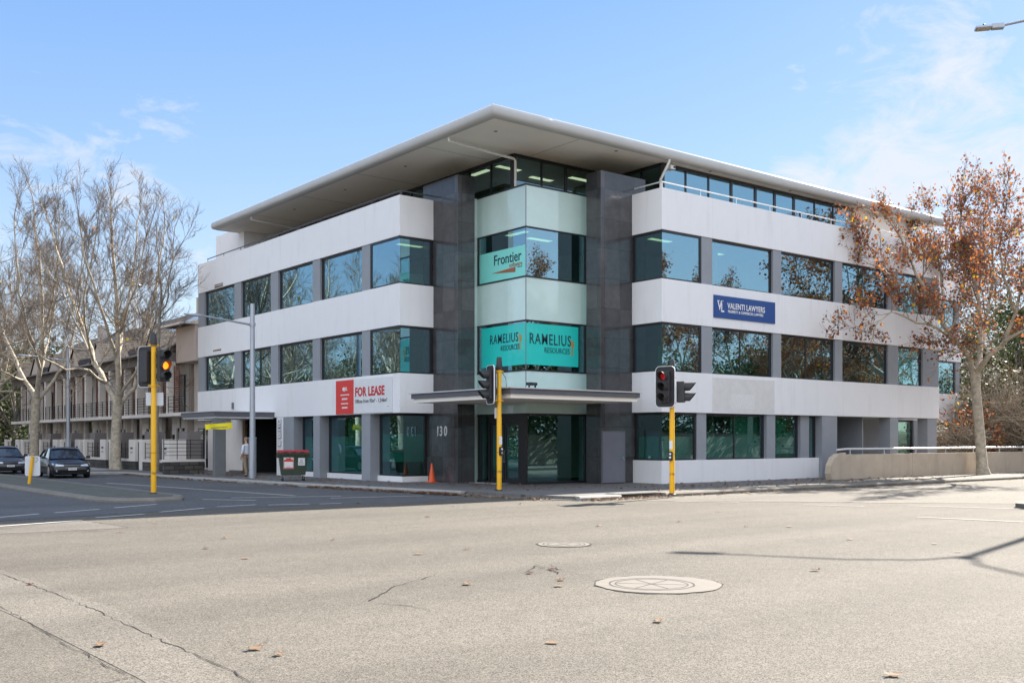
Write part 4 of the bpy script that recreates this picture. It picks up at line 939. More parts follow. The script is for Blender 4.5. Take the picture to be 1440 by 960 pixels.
b = MB(); b.tube([(0.05,0,h-0.55),tuple(side*0.2+Vector((0,0,h-0.5))),tuple(side*0.34+back*0.05+Vector((0,0,h-0.42)))],0.015,6); b.build('bracket', M['signal_grey'], t)
# middle pole
p = on_z(702,690,0.13); d = depth_of(p.x,p.y); h = (690-502)*d/F
t = signal_pole('traffic light in front of the glass entrance, its signal turned away to the left', p, h, 0.0, 0.42)
zc = zz(541,d,0.13)
signal_head(t, side*-0.30+back*-0.04+Vector((0,0,zc)), toward+R(-66), [D,D,D])
clamp(t, zz(522,d,0.13)); clamp(t, zz(563,d,0.13))
b = MB(); b.box(-0.16,0.04,0.09,0.10,zz(588,d,0.13),zz(573,d,0.13)); Mx = Matrix.Rotation(toward,4,'Z'); b.v = [tuple(Mx @ Vector(v)) for v in b.v]; b.build('back_plate', M['grey_plate'], t)
b = MB(); b.tube([tuple(side*0.08+Vector((0,0,h-0.5))),tuple(side*0.22+Vector((0,0,h-0.7))),tuple(side*0.25+Vector((0,0,h-1.0))),tuple(side*0.09+Vector((0,0,h-1.15)))],0.012,6); b.build('cable', M['black'], t)
push_button(t, zz(634,d,0.13), toward+R(35))
# right pole
p = on_z(945,695,0.10); d = depth_of(p.x,p.y); h = (695-506)*d/F; zb = 0.10
t = signal_pole('traffic light on the right footpath with a red signal and a small side signal', (p.x,p.y,zb), h, 0.0, 0.5)
zc = zz(544,d,zb)
signal_head(t, side*-0.24+back*-0.14+Vector((0,0,zc)), toward+R(-32), [M['red_dim'],D,D])
hd2 = signal_head(t, side*0.32+back*-0.02+Vector((0,0,zz(551,d,zb))), toward+R(72), [D,G_], n=2, board=False)
clamp(t, zz(531,d,zb)); clamp(t, zz(566,d,zb))
push_button(t, zz(641,d,zb), toward+R(-30))
# back-to-front sign on the median
p = on_z(41,680,0.135)
t = thing('median_sign', 'white square plate seen from behind on a short yellow post', 'sign', p, toward)
b = MB(); b.tube([(0,0,0),(0.13,0,1.08)],0.06,10); b.build('post', M['yellow'], t)
b = MB(); o = rounded(0.60,0.78,0.07); b.extr([(x+0.1,0.07,z+0.70) for x, z in o],(0,0.008,0)); pl_ = b.build('plate', M['grey_plate'], t)
b = MB(); 
for (xx, z0) in ((0.22,0.85),(0.27,0.92),(0.25,1.0)): b.box(xx,xx+0.05,0.064,0.069,z0,z0+0.03)
b.build('scuff', M['signal_grey'], pl_)
# street lamps
def street_lamp(label, loc, h, arm, rz):
    t = thing('street_lamp', label, 'street lamp', loc, rz, 'street lamps along the left street')
    b = MB(); b.lathe([(0.17,0.0),(0.17,1.78),(0.19,1.79),(0.19,1.83),(0.13,1.85),(0.115,4.6),(0.10,h)],18); b.build('pole', M['silver'], t, smooth=45)
    b = MB(); b.tube([(-0.08,0,h-0.95),(-arm+0.85,0,h-0.72)],[0.05,0.035],8); b.lathe([(0.14,h-1.02),(0.14,h-0.86)],12); am = b.build('arm', M['silver'], t, smooth=45)
    b = MB(); b.v = []; n_ = 5
    for i, (xx, wd, th_) in enumerate(((-arm+0.9,0.05,0.04),(-arm+0.7,0.12,0.07),(-arm+0.3,0.15,0.07),(-arm+0.05,0.12,0.04),(-arm,0.03,0.01))):
        zc_ = h-0.72+0.03*i*0.3
        b.v += [(xx,-wd,zc_-th_*0.5),(xx,wd,zc_-th_*0.5),(xx,wd*0.8,zc_+th_*0.6),(xx,-wd*0.8,zc_+th_*0.6)]
    for i in range(4):
        o_ = i*4
        for j in range(4): b.f.append((o_+j,o_+(j+1)%4,o_+4+(j+1)%4,o_+4+j)); b.mi.append(0)
    b.f += [(0,3,2,1),(16,17,18,19)]; b.mi += [0,0]; hd = b.build('lamp_head', M['silver'], am)
    b = MB(); b.box(-arm+0.15,-arm+0.65,-0.09,0.09,h-0.765,h-0.757); b.build('lens', M['plate_white'], hd)
    return t
p = on_z(355,672,0.13); hh = (672-427)*depth_of(p.x,p.y)/F
lamp1 = street_lamp('silver street lamp on the footpath between the lobby and the bin', p, hh, 3.15, 0.0)
p2 = at_depth(96,655,68); l2 = copy_tree(lamp1); place(l2, (p2.x,p2.y,0.13), 0.0, 'silver street lamp rising behind the black car')
# tall lamp on the right median, two arms, mostly outside the frame
hp = at_depth(1396,38,31.5); base = at_depth(1600,600,30.6); 
t = thing('tall_street_lamp', 'grey lamp head on a long arm at the top right corner', 'street lamp', (base.x,base.y,0.14))
L0 = Vector((hp.x-base.x, hp.y-base.y, hp.z-0.14)); ht = L0.z-0.1
b = MB(); b.lathe([(0.19,0),(0.19,0.2),(0.15,0.25),(0.09,ht)],16); b.build('pole', M['silver'], t, smooth=45)
fl_ = Vector((L0.x,L0.y,0)); ln = fl_.length; fd = fl_.normalized(); rr = math.atan2(fd.y, fd.x)
for k, sgn in enumerate((1,-1)):
    Mx = Matrix.Rotation(rr+(0 if sgn==1 else R(115)),4,'Z')
    def fin(mb, nm, mat, par, **kk): mb.v = [tuple(Mx @ Vector(v)) for v in mb.v]; return mb.build(nm, mat, par, **kk)
    b = MB(); pts = [(0.02,0,ht-0.4),(0.5,0,ht+0.25),(ln*0.4,0,ht+0.42),(ln-0.3,0,ht+0.12)]; b.tube(pts,[0.06,0.05,0.045,0.04],8); am = fin(b,'arm',M['silver'],t,smooth=45)
    b = MB(); b.box(ln-0.32,ln+0.04,-0.11,0.11,ht+0.02,ht+0.17); b.box(ln+0.041,ln+0.50,-0.16,0.16,ht+0.05,ht+0.12); hd = fin(b,'lamp_head',M['silver'],am,bevel=0.02)
    b = MB(); b.box(ln+0.07,ln+0.46,-0.13,0.13,ht+0.035,ht+0.048); fin(b,'lens',pmat('lamp_lens_cream',(0.55,0.48,0.36),0.5),hd)
    b = MB(); b.lathe([(0.04,ht+0.12),(0.04,ht+0.19),(0.02,ht+0.21)],10,(ln+0.25,0,0)); fin(b,'light_sensor',M['black'],hd)

# wheelie bin
p = on_z(412,675.5,0.13)
t = thing('rubbish_bin', 'large green four-wheeled rubbish bin with a red lid', 'rubbish bin', (p.x,p.y,0.13), R(-22))
def frustum(mb, w0, d0, w1, d1, z0, z1):
    mb.add([(-w0/2,-d0/2,z0),(w0/2,-d0/2,z0),(w0/2,d0/2,z0),(-w0/2,d0/2,z0),(-w1/2,-d1/2,z1),(w1/2,-d1/2,z1),(w1/2,d1/2,z1),(-w1/2,d1/2,z1)],[(0,3,2,1),(4,5,6,7),(0,1,5,4),(1,2,6,5),(2,3,7,6),(3,0,4,7)])
b = MB(); frustum(b,0.98,0.74,1.18,0.94,0.24,1.12); bd = b.build('bin_body', M['bin_green'], t, bevel=0.03)
b = MB(); frustum(b,1.30,1.04,1.32,1.06,1.10,1.19)
for i in range(9): b.box(-0.6+i*0.14,-0.58+i*0.14,-0.545,-0.47,0.98,1.10)
for i in range(7): b.box(-0.68,-0.58,-0.42+i*0.13,-0.40+i*0.13,0.98,1.10); b.box(0.58,0.68,-0.42+i*0.13,-0.40+i*0.13,0.98,1.10)
b.build('rim', M['bin_green'], bd)
b = MB(); frustum(b,1.36,1.08,1.22,0.90,1.195,1.30); 
for x in (-0.34,0.0,0.34): b.box(x-0.09,x+0.09,-0.575,-0.5,1.20,1.27)
b.build('lid', M['bin_red'], t, bevel=0.025)
for sx_ in (-0.44,0.44):
    for sy_ in (-0.32,0.32):
        b = MB(); b.lathe([(0.06,-0.03),(0.10,-0.025),(0.10,0.025),(0.06,0.03)],14,(sx_,sy_,0.10),'x'); wz = b.build('wheel', M['tyre'], t, smooth=45)
        b = MB(); b.box(sx_-0.045,sx_-0.035,sy_-0.03,sy_+0.03,0.09,0.24); b.box(sx_+0.035,sx_+0.045,sy_-0.03,sy_+0.03,0.09,0.24); b.lathe([(0.03,-0.034),(0.03,0.034)],8,(sx_,sy_,0.10),'x'); b.build('fork', M['silver'], wz)
def sticker(x0, x1, z0, z1, nm, mats, face):
    # stuck on the sloping front (-Y) or right (+X) side
    def pt(uu, z, off):
        k = (z-0.24)/0.88
        return (uu, -(0.37+0.10*k)-off, z) if face == 'f' else ((0.49+0.10*k)+off, uu, z)
    b = MB(); b.quad(pt(x0,z0,0.004),pt(x1,z0,0.004),pt(x1,z1,0.004),pt(x0,z1,0.004)); s_ = b.build(nm, mats[0], bd, fix=False)
    b = MB()
    for (ua,ub,va,vb) in mats[2]:
        b.quad(*[pt(x0+(x1-x0)*q, z0+(z1-z0)*v_, 0.008) for q, v_ in ((ua,va),(ub,va),(ub,vb),(ua,vb))])
    b.build('print', mats[1], s_, fix=False)
sticker(-0.42,0.0,0.52,1.0,'sticker',(M['plate_white'],M['sign_red'],((0.02,0.98,0.62,0.80),(0.25,0.75,0.80,0.92),(0.02,0.98,0.02,0.10),(0.3,0.7,0.16,0.2),(0.02,0.07,0.1,0.62),(0.93,0.98,0.1,0.62))),'f')
sticker(0.18,0.46,0.66,0.98,'sticker',(M['plate_white'],M['text_grey'],((0.1,0.9,0.18,0.26),(0.1,0.8,0.36,0.42),(0.3,0.7,0.56,0.66))),'f')
# cone
t = thing('traffic_cone', 'orange traffic cone standing beside the left granite pillar', 'traffic cone', (1.25,6.95,0.13))
b = MB(); b.lathe([(0.16,0.025),(0.145,0.05),(0.035,0.74),(0.025,0.78)],20); b.build('cone', M['cone'], t, smooth=45)
b = MB(); b.box(-0.19,0.19,-0.19,0.19,0,0.028); b.build('base', M['cone'], t, bevel=0.008)
# yellow banner by the lobby
p = at_depth(307,599,48.0)
t = thing('yellow_banner', 'crumpled yellow banner tied up beside the lobby entrance', 'banner', p, toward)
b = MB(); n_ = 10
for i in range(n_+1):
    q = i/n_; x = -0.64+1.28*q; b.v += [(x+0.06*(1-q),0.05*math.sin(q*9),-0.17+0.06*q+0.02*math.sin(q*7)),(x,0.05*math.sin(q*9+1),0.08+0.09*q)]
for i in range(n_): b.f.append((2*i,2*i+2,2*i+3,2*i+1)); b.mi.append(0)
b.build('sheet', M['sign_yellow'], t, smooth=True, fix=False)
b = MB()
for i in range(14): b.box(-0.32+i*0.055,-0.285+i*0.055,-0.07,-0.062,-0.10+0.004*i,-0.06+0.004*i)
b.build('lettering', M['text_grey'], t)
b = MB(); b.tube([(-0.64,0.02,0.08),(-0.66,0.02,0.35)],0.006,5); b.build('tie', M['iron'], t)
b = MB(); b.tube([(0.64,0.02,0.17),(0.66,0.02,0.35)],0.006,5); b.build('tie', M['iron'], t)

# manhole covers
def manhole(label, px, py, r, ri, off):
    p = on_z(px,py,0.0); t = thing('manhole_cover', label, 'manhole cover', (p.x,p.y,0.0))
    def ring(r0, r1, z, jag=0.0, k=48):
        b = MB()
        for i in range(k):
            g_ = 2*math.pi*i/k; j0 = random.uniform(-jag,jag); b.v += [(r0*math.cos(g_),r0*math.sin(g_),z),((r1+j0)*math.cos(g_),(r1+j0)*math.sin(g_),z)]
        for i in range(k): j = (i+1)%k; b.f.append((2*i,2*j,2*j+1,2*i+1)); b.mi.append(0)
        return b
    ring(0.001,r+0.022,0.0082,0.028).build('gap', M['crack'], t, fix=False)
    ring(0.001,r,0.0105,0.014).build('surround', M['manhole'], t, fix=False)
    b = ring(ri-0.0,ri+0.028,0.0125,0.006); b.v = [(v[0]+off[0],v[1]+off[1],v[2]) for v in b.v]; b.build('seat_ring', M['seam'], t, fix=False)
    b = ring(ri-0.075,ri-0.055,0.0125,0.006); b.v = [(v[0]+off[0],v[1]+off[1],v[2]) for v in b.v]; b.build('rim_ring', M['seam'], t, fix=False)
    b = MB()
    for g_ in (0.3,1.25,2.3):
        c_, s_ = math.cos(g_), math.sin(g_); q = ri-0.08
        b.add([(off[0]+c_*-q-s_*0.008,off[1]+s_*-q+c_*0.008,0.0127),(off[0]+c_*q-s_*0.008,off[1]+s_*q+c_*0.008,0.0127),(off[0]+c_*q+s_*0.008,off[1]+s_*q-c_*0.008,0.0127),(off[0]-c_*q+s_*0.008,off[1]-s_*q-c_*0.008,0.0127)],[(0,1,2,3)])
    b.build('cover_ribs', M['seam'], t, fix=False)
manhole('large round manhole cover in a pale concrete ring on the road', 925.5, 821.5, 0.81, 0.53, (-0.08,0.04))
manhole('smaller round manhole cover farther up the road', 793, 765.3, 0.47, 0.36, (0,0))

# concrete retaining wall with a handrail along the right-hand footpath
t = thing('retaining_wall', 'low cream concrete wall with a pale metal handrail on the right', 'wall', (0,0,0))
wy0, wy1 = -1.65, -1.40; wx0 = x_on_y(1169,wy0); wx1 = 62
prof2 = [(wx0+0.02,0.1),(wx0-0.08,0.4),(wx0-0.02,0.75),(wx0+0.2,1.08),(wx0+0.55,1.24),(wx0+1.05,1.30),(wx0+1.06,0.1)]
b = MB(); b.extr([(x,wy0-0.02,z) for x, z in prof2],(0,0.29,0)); b.build('wall_end', M['wall_conc'], t)
b = MB(); x = wx0+1.075
while x < wx1: b.box(x,x+5.4,wy0,wy1,0.1,1.22); x += 5.415
b.build('wall_panel', M['wall_conc'], t, bevel=0.008)
b = MB(); b.tube([(wx0+0.6,-1.52,1.42),(wx0+1.3,-1.52,1.46),(wx1,-1.52,1.46)],0.045,8)
x = wx0+1.6
while x < wx1: b.tube([(x,-1.52,1.2),(x,-1.52,1.45)],0.022,6); b.box(x-0.06,x+0.06,-1.58,-1.46,1.219,1.232); x += 2.7
b.build('handrail', M['rail_pale'], t, smooth=40)

#==PERSON==
def skin_mesh(name, nodes, edges, mat, parent, sub=2, root=0, M4=None):
    me = bpy.data.meshes.new(name); me.from_pydata([n[:3] for n in nodes], edges, []); o = bpy.data.objects.new(name, me); COL.objects.link(o)
    md = o.modifiers.new('skin', 'SKIN'); md.use_smooth_shade = True
    for i, n in enumerate(nodes):
        sv = me.skin_vertices[0].data[i]; rr_ = n[3] if isinstance(n[3], tuple) else (n[3], n[3]); sv.radius = rr_; sv.use_root = (i == root)
    s_ = o.modifiers.new('sub', 'SUBSURF'); s_.levels = sub; s_.render_levels = sub
    dg = bpy.context.evaluated_depsgraph_get(); nm = bpy.data.meshes.new_from_object(o.evaluated_get(dg)); bpy.data.objects.remove(o); bpy.data.meshes.remove(me)
    nm.materials.clear(); nm.materials.append(mat); nm.name = name
    q = bpy.data.objects.new(name, nm); COL.objects.link(q); q.parent = parent; return q
p = on_z(346.5,669.5,0.13)
pr = thing('person', 'man in a pale blue shirt and khaki trousers walking past the lobby, seen from behind', 'person', (p.x,p.y,0.13), R(20))
# local frame: faces +Y (away from the street corner)
nodes = [(0,0,1.0,(0.15,0.10)),(0,0,1.18,(0.145,0.095)),(0,0.01,1.38,(0.165,0.10)),(0,0.0,1.52,(0.10,0.08)),(0,0.02,1.60,(0.055,0.055)),(0,0.03,1.70,(0.078,0.09)),(0,0.035,1.80,(0.075,0.09)),(0,0.03,1.865,(0.045,0.05)),
 (-0.20,0,1.47,0.06),(-0.25,-0.02,1.20,0.046),(-0.25,0.07,0.98,0.036),(-0.245,0.10,0.89,(0.024,0.038)),
 (0.20,0,1.47,0.06),(0.25,0.0,1.20,0.046),(0.25,0.13,1.00,0.036),(0.245,0.17,0.92,(0.024,0.038)),
 (-0.09,0.0,0.92,0.095),(-0.10,-0.02,0.52,0.062),(-0.10,-0.14,0.10,0.042),(-0.10,-0.04,0.05,(0.045,0.035)),(-0.10,0.06,0.04,(0.045,0.028)),
 (0.09,0.0,0.92,0.095),(0.10,0.10,0.52,0.062),(0.10,0.12,0.10,0.042),(0.10,0.20,0.05,(0.045,0.035)),(0.10,0.29,0.04,(0.045,0.028))]
for s_, w_ in ((-1,(-0.245,0.10,0.89)),(1,(0.245,0.17,0.92))): pass
edges = [(0,1),(1,2),(2,3),(3,4),(4,5),(5,6),(6,7),(2,8),(8,9),(9,10),(10,11),(2,12),(12,13),(13,14),(14,15),(0,16),(16,17),(17,18),(18,19),(19,20),(0,21),(21,22),(22,23),(23,24),(24,25)]
# hands: a palm carries on from the wrist, four fingers and a thumb
for (wi, hx, hy, hz, sg) in ((11,-0.245,0.10,0.89,1),(15,0.245,0.17,0.92,-1)):
    for j, fl_len in enumerate((0.075,0.088,0.083,0.062)):
        yb = hy-0.03+0.021*(3-j); a_ = len(nodes)
        nodes += [(hx,yb,hz-0.045,0.0095),(hx+0.008*sg,yb+0.004,hz-0.045-fl_len*0.55,0.0085),(hx+0.026*sg,yb+0.006,hz-0.045-fl_len,0.007)]
        edges += [(wi,a_),(a_,a_+1),(a_+1,a_+2)]
    a_ = len(nodes); nodes += [(hx+0.012*sg,hy+0.05,hz-0.01,0.011),(hx+0.022*sg,hy+0.072,hz-0.05,0.0085)]; edges += [(wi,a_),(a_,a_+1)]
body = skin_mesh('body', nodes, edges, M['skin'], pr)
skin_mesh('shirt', [(0,0,0.97,(0.168,0.118)),(0,0,1.18,(0.162,0.112)),(0,0.01,1.38,(0.182,0.118)),(0,0,1.50,(0.12,0.095)),(0,0.012,1.57,(0.062,0.062)),(-0.205,0,1.47,0.074),(-0.253,-0.02,1.20,0.062),(-0.25,0.055,1.02,0.05),(0.205,0,1.47,0.074),(0.253,0.0,1.20,0.062),(0.25,0.11,1.03,0.05)],
    [(0,1),(1,2),(2,3),(3,4),(2,5),(5,6),(6,7),(2,8),(8,9),(9,10)], M['shirt'], pr)
skin_mesh('trousers', [(0,0,0.99,(0.165,0.115)),(-0.09,0,0.88,0.112),(-0.10,-0.02,0.52,0.082),(-0.10,-0.135,0.12,0.072),(0.09,0,0.88,0.112),(0.10,0.10,0.52,0.082),(0.10,0.12,0.12,0.072)], [(0,1),(1,2),(2,3),(0,4),(4,5),(5,6)], M['trousers'], pr)
skin_mesh('shoes', [(-0.10,-0.17,0.05,0.05),(-0.10,0.0,0.045,(0.052,0.045)),(-0.10,0.08,0.04,(0.045,0.032))], [(0,1),(1,2)], M['shoe'], pr, 1)
skin_mesh('shoes', [(0.10,0.09,0.05,0.05),(0.10,0.24,0.045,(0.052,0.045)),(0.10,0.32,0.04,(0.045,0.032))], [(0,1),(1,2)], M['shoe'], pr, 1)
skin_mesh('hair', [(0,-0.035,1.70,(0.078,0.06)),(0,-0.005,1.79,(0.084,0.085)),(0,0.025,1.865,(0.06,0.06))], [(0,1),(1,2)], M['hair'], pr, 1)
b = MB(); b.lathe([(0.172,0.985),(0.172,1.02)],18); b.v = [(v[0],v[1]*0.72,v[2]) for v in b.v]; b.build('belt', M['shoe'], pr)
for sx_ in (-0.035,0.035):
    b = MB(); b.lathe([(0.001,-0.012),(0.012,-0.006),(0.012,0.006),(0.001,0.012)],8,(sx_,0.122,1.765),'y'); b.build('eye', M['lens_dark'], body)
b = MB(); b.tube([(0,0.118,1.76),(0,0.145,1.72),(0,0.122,1.71)],[0.008,0.014,0.010],6); b.build('nose', M['skin'], body)
b = MB(); b.box(-0.025,0.025,0.118,0.128,1.665,1.675); b.build('mouth', M['sign_red'], body)
for sx_ in (-1,1):
    b = MB(); b.lathe([(0.012,-0.012),(0.03,-0.008),(0.03,0.008),(0.012,0.012)],8,(sx_*0.083,0.02,1.75),'x'); b.build('ear', M['skin'], body)

#==CARS==
def make_car(label, paint, L=4.75, W=1.83, H=1.46):
    t = thing('car', label, 'car')
    # local frame: front towards -Y, nose at y = 0
    def section(y, hw, z0, z1, tuck=0.12):   # lower body ring
        return [(-hw*0.90,y,z0),(-hw*0.985,y,z0+0.10),(-hw,y,z0+(z1-z0)*0.5),(-hw*0.975,y,z1-0.10),(-hw*0.90,y,z1-0.02),(-hw*0.5,y,z1+0.012),(0,y,z1+0.02),
                (hw*0.5,y,z1+0.012),(hw*0.90,y,z1-0.02),(hw*0.975,y,z1-0.10),(hw,y,z1-(z1-z0)*0.5),(hw*0.985,y,z0+0.10),(hw*0.90,y,z0)]
    st = [(0.0,W*0.36,0.30,0.52),(0.05,W*0.42,0.22,0.62),(0.16,W*0.465,0.18,0.70),(0.45,W*0.492,0.17,0.78),(0.95,W*0.5,0.17,0.86),(1.35,W*0.5,0.17,0.93),(2.2,W*0.5,0.17,0.95),(3.2,W*0.5,0.17,0.97),(4.0,W*0.495,0.19,1.00),(4.45,W*0.475,0.22,0.98),(4.68,W*0.44,0.28,0.90),(L,W*0.40,0.36,0.76)]
    b = MB(); k = 13
    for y, hw, z0, z1 in st: b.v += section(y, hw, z0, z1)
    for i in range(len(st)-1):
        for j in range(k): jj = (j+1)%k; b.f.append((i*k+j,(i+1)*k+j,(i+1)*k+jj,i*k+jj)); b.mi.append(0)
    b.f += [tuple(range(k)), tuple(range((len(st)-1)*k,len(st)*k))]; b.mi += [0,0]
    bd = b.build('body', paint, t, smooth=True)
    # greenhouse: glass volume, painted roof and pillars on top
    gs = [(1.22,W*0.445,W*0.42,0.90,0.93),(1.95,W*0.435,W*0.335,0.92,H-0.06),(2.35,W*0.43,W*0.335,0.93,H-0.02),(3.1,W*0.43,W*0.33,0.94,H-0.03),(3.55,W*0.425,W*0.32,0.95,H-0.10),(4.25,W*0.40,W*0.36,0.96,1.00)]
    b = MB()
    for y, w0, w1, z0, z1 in gs: b.v += [(-w0,y,z0),(-w1,y,z1),(0,y,z1+0.03),(w1,y,z1),(w0,y,z0)]
    for i in range(len(gs)-1):
        for j in range(4): b.f.append((i*5+j,(i+1)*5+j,(i+1)*5+j+1,i*5+j+1)); b.mi.append(0)
    b.build('windows', M['car_glass'], t)
    b = MB()
    for y, w1, z1 in ((1.86,W*0.335,H-0.075),(1.98,W*0.345,H-0.03),(2.35,W*0.345,H+0.005),(3.1,W*0.34,H-0.005),(3.55,W*0.33,H-0.075),(3.66,W*0.31,H-0.13)):
        b.v += [(-w1,y,z1-0.03),(-w1*0.9,y,z1+0.015),(0,y,z1+0.035),(w1*0.9,y,z1+0.015),(w1,y,z1-0.03)]
    for i in range(5):
        for j in range(4): b.f.append((i*5+j,(i+1)*5+j,(i+1)*5+j+1,i*5+j+1)); b.mi.append(0)
    b.build('roof', paint, t, smooth=True)
    b = MB()
    for sg in (-1,1):
        b.tube([(sg*W*0.448,1.24,0.93),(sg*W*0.345,1.93,H-0.06)],0.035,6); b.tube([(sg*W*0.437,2.85,0.95),(sg*W*0.342,2.80,H-0.05)],0.03,6)
        b.tube([(sg*W*0.40,4.2,1.0),(sg*W*0.33,3.58,H-0.11)],0.05,6)
    b.build('pillars', paint, t, smooth=True)
    for sg in (-1,1):
        b = MB(); b.add([(sg*W*0.20,0.022,0.60),(sg*W*0.40,0.035,0.585),(sg*W*0.475,0.30,0.66),(sg*W*0.47,0.42,0.735),(sg*W*0.38,0.13,0.695),(sg*W*0.22,0.04,0.655),
                         (sg*W*0.20,0.10,0.60),(sg*W*0.40,0.12,0.585),(sg*W*0.44,0.32,0.66),(sg*W*0.44,0.44,0.735),(sg*W*0.36,0.2,0.695),(sg*W*0.22,0.12,0.655)],
                        [(0,1,2,3,4,5),(6,7,8,9,10,11)]+[(i,(i+1)%6,(i+1)%6+6,i+6) for i in range(6)])
        b.build('headlight', M['lamp_clear'], t)
        b = MB(); b.box(sg*W*0.34-0.12,sg*W*0.34+0.12,0.015,0.12,0.33,0.40); b.build('fog_light', M['lamp_clear'], t)
        b = MB(); b.v = []; b.box(sg*(W*0.5+0.02),sg*(W*0.5+0.2),1.45,1.57,0.93,1.07); b.tube([(sg*W*0.46,1.5,0.95),(sg*(W*0.5+0.05),1.5,0.97)],0.025,6); b.build('mirror', paint, t, bevel=0.03)
        b = MB(); b.box(sg*(W*0.5-0.005),sg*(W*0.5+0.014),2.25,2.42,0.83,0.855); b.box(sg*(W*0.5-0.005),sg*(W*0.5+0.014),3.25,3.42,0.84,0.865); b.build('door_handle', paint, t)
        for yw in (0.88,3.68):
            c_ = (sg*(W*0.5-0.10),yw,0.325)
            b = MB(); b.lathe([(0.20,-0.105),(0.30,-0.105),(0.325,-0.07),(0.325,0.07),(0.30,0.105),(0.20,0.105)],26,c_,'x'); wl_ = b.build('wheel', M['tyre'], t, smooth=45)
            b = MB(); xo = sg*0.09
            b.lathe([(0.205,xo-0.03),(0.235,xo-0.005),(0.235,xo+0.005),(0.205,xo+0.03)],24,c_,'x'); b.lathe([(0.05,xo-0.02),(0.05,xo+0.02)],10,c_,'x')
            for q in range(10):
                g_ = 2*math.pi*q/10; b.tube([(c_[0]+xo,c_[1]+0.04*math.cos(g_),c_[2]+0.04*math.sin(g_)),(c_[0]+xo,c_[1]+0.215*math.cos(g_+0.05),c_[2]+0.215*math.sin(g_+0.05))],0.016,5)
            b.build('rim', M['rim'], wl_)
            b = MB(); b.lathe([(0.001,sg*0.112),(0.36,sg*0.115),(0.36,sg*0.10)],26,(sg*(W*0.5-0.115),yw,0.335),'x'); b.build('wheel_arch', M['black_hole'], t)
    b = MB(); b.box(-W*0.19,W*0.19,-0.004,0.06,0.545,0.615); gr_ = b.build('grille', M['black'], t, bevel=0.01)
    b = MB(); b.box(-W*0.20,W*0.20,-0.010,0.05,0.618,0.632); b.box(-W*0.17,W*0.17,-0.010,0.05,0.532,0.544); b.build('grille_trim', M['chrome'], gr_)
    b = MB(); b.box(-W*0.30,W*0.30,0.0,0.08,0.24,0.36); b.build('air_intake', M['black_hole'], t, bevel=0.01)
    b = MB(); b.box(-0.19,0.19,-0.025,-0.012,0.40,0.50); pl_ = b.build('number_plate', M['plate_white'], t)
    b = MB()
    for i in range(6): b.box(-0.14+i*0.05,-0.11+i*0.05,-0.028,-0.0255,0.43,0.475)
    b.build('plate_marks', M['text_grey'], pl_)
    return t
p = at_depth(102,669,49.5)
c1 = make_car('black sedan with its front wheel by the white kerb, stopped behind the yellow post sign', M['car_black']); place(c1, (p.x,p.y,0.006), R(-4))
p = at_depth(18,666,55.5)
c2 = make_car('dark grey hatchback at the left edge, stopped behind the black sedan', M['car_grey'], 4.4, 1.80, 1.48); place(c2, (p.x-0.1,p.y,0.006), R(-3))

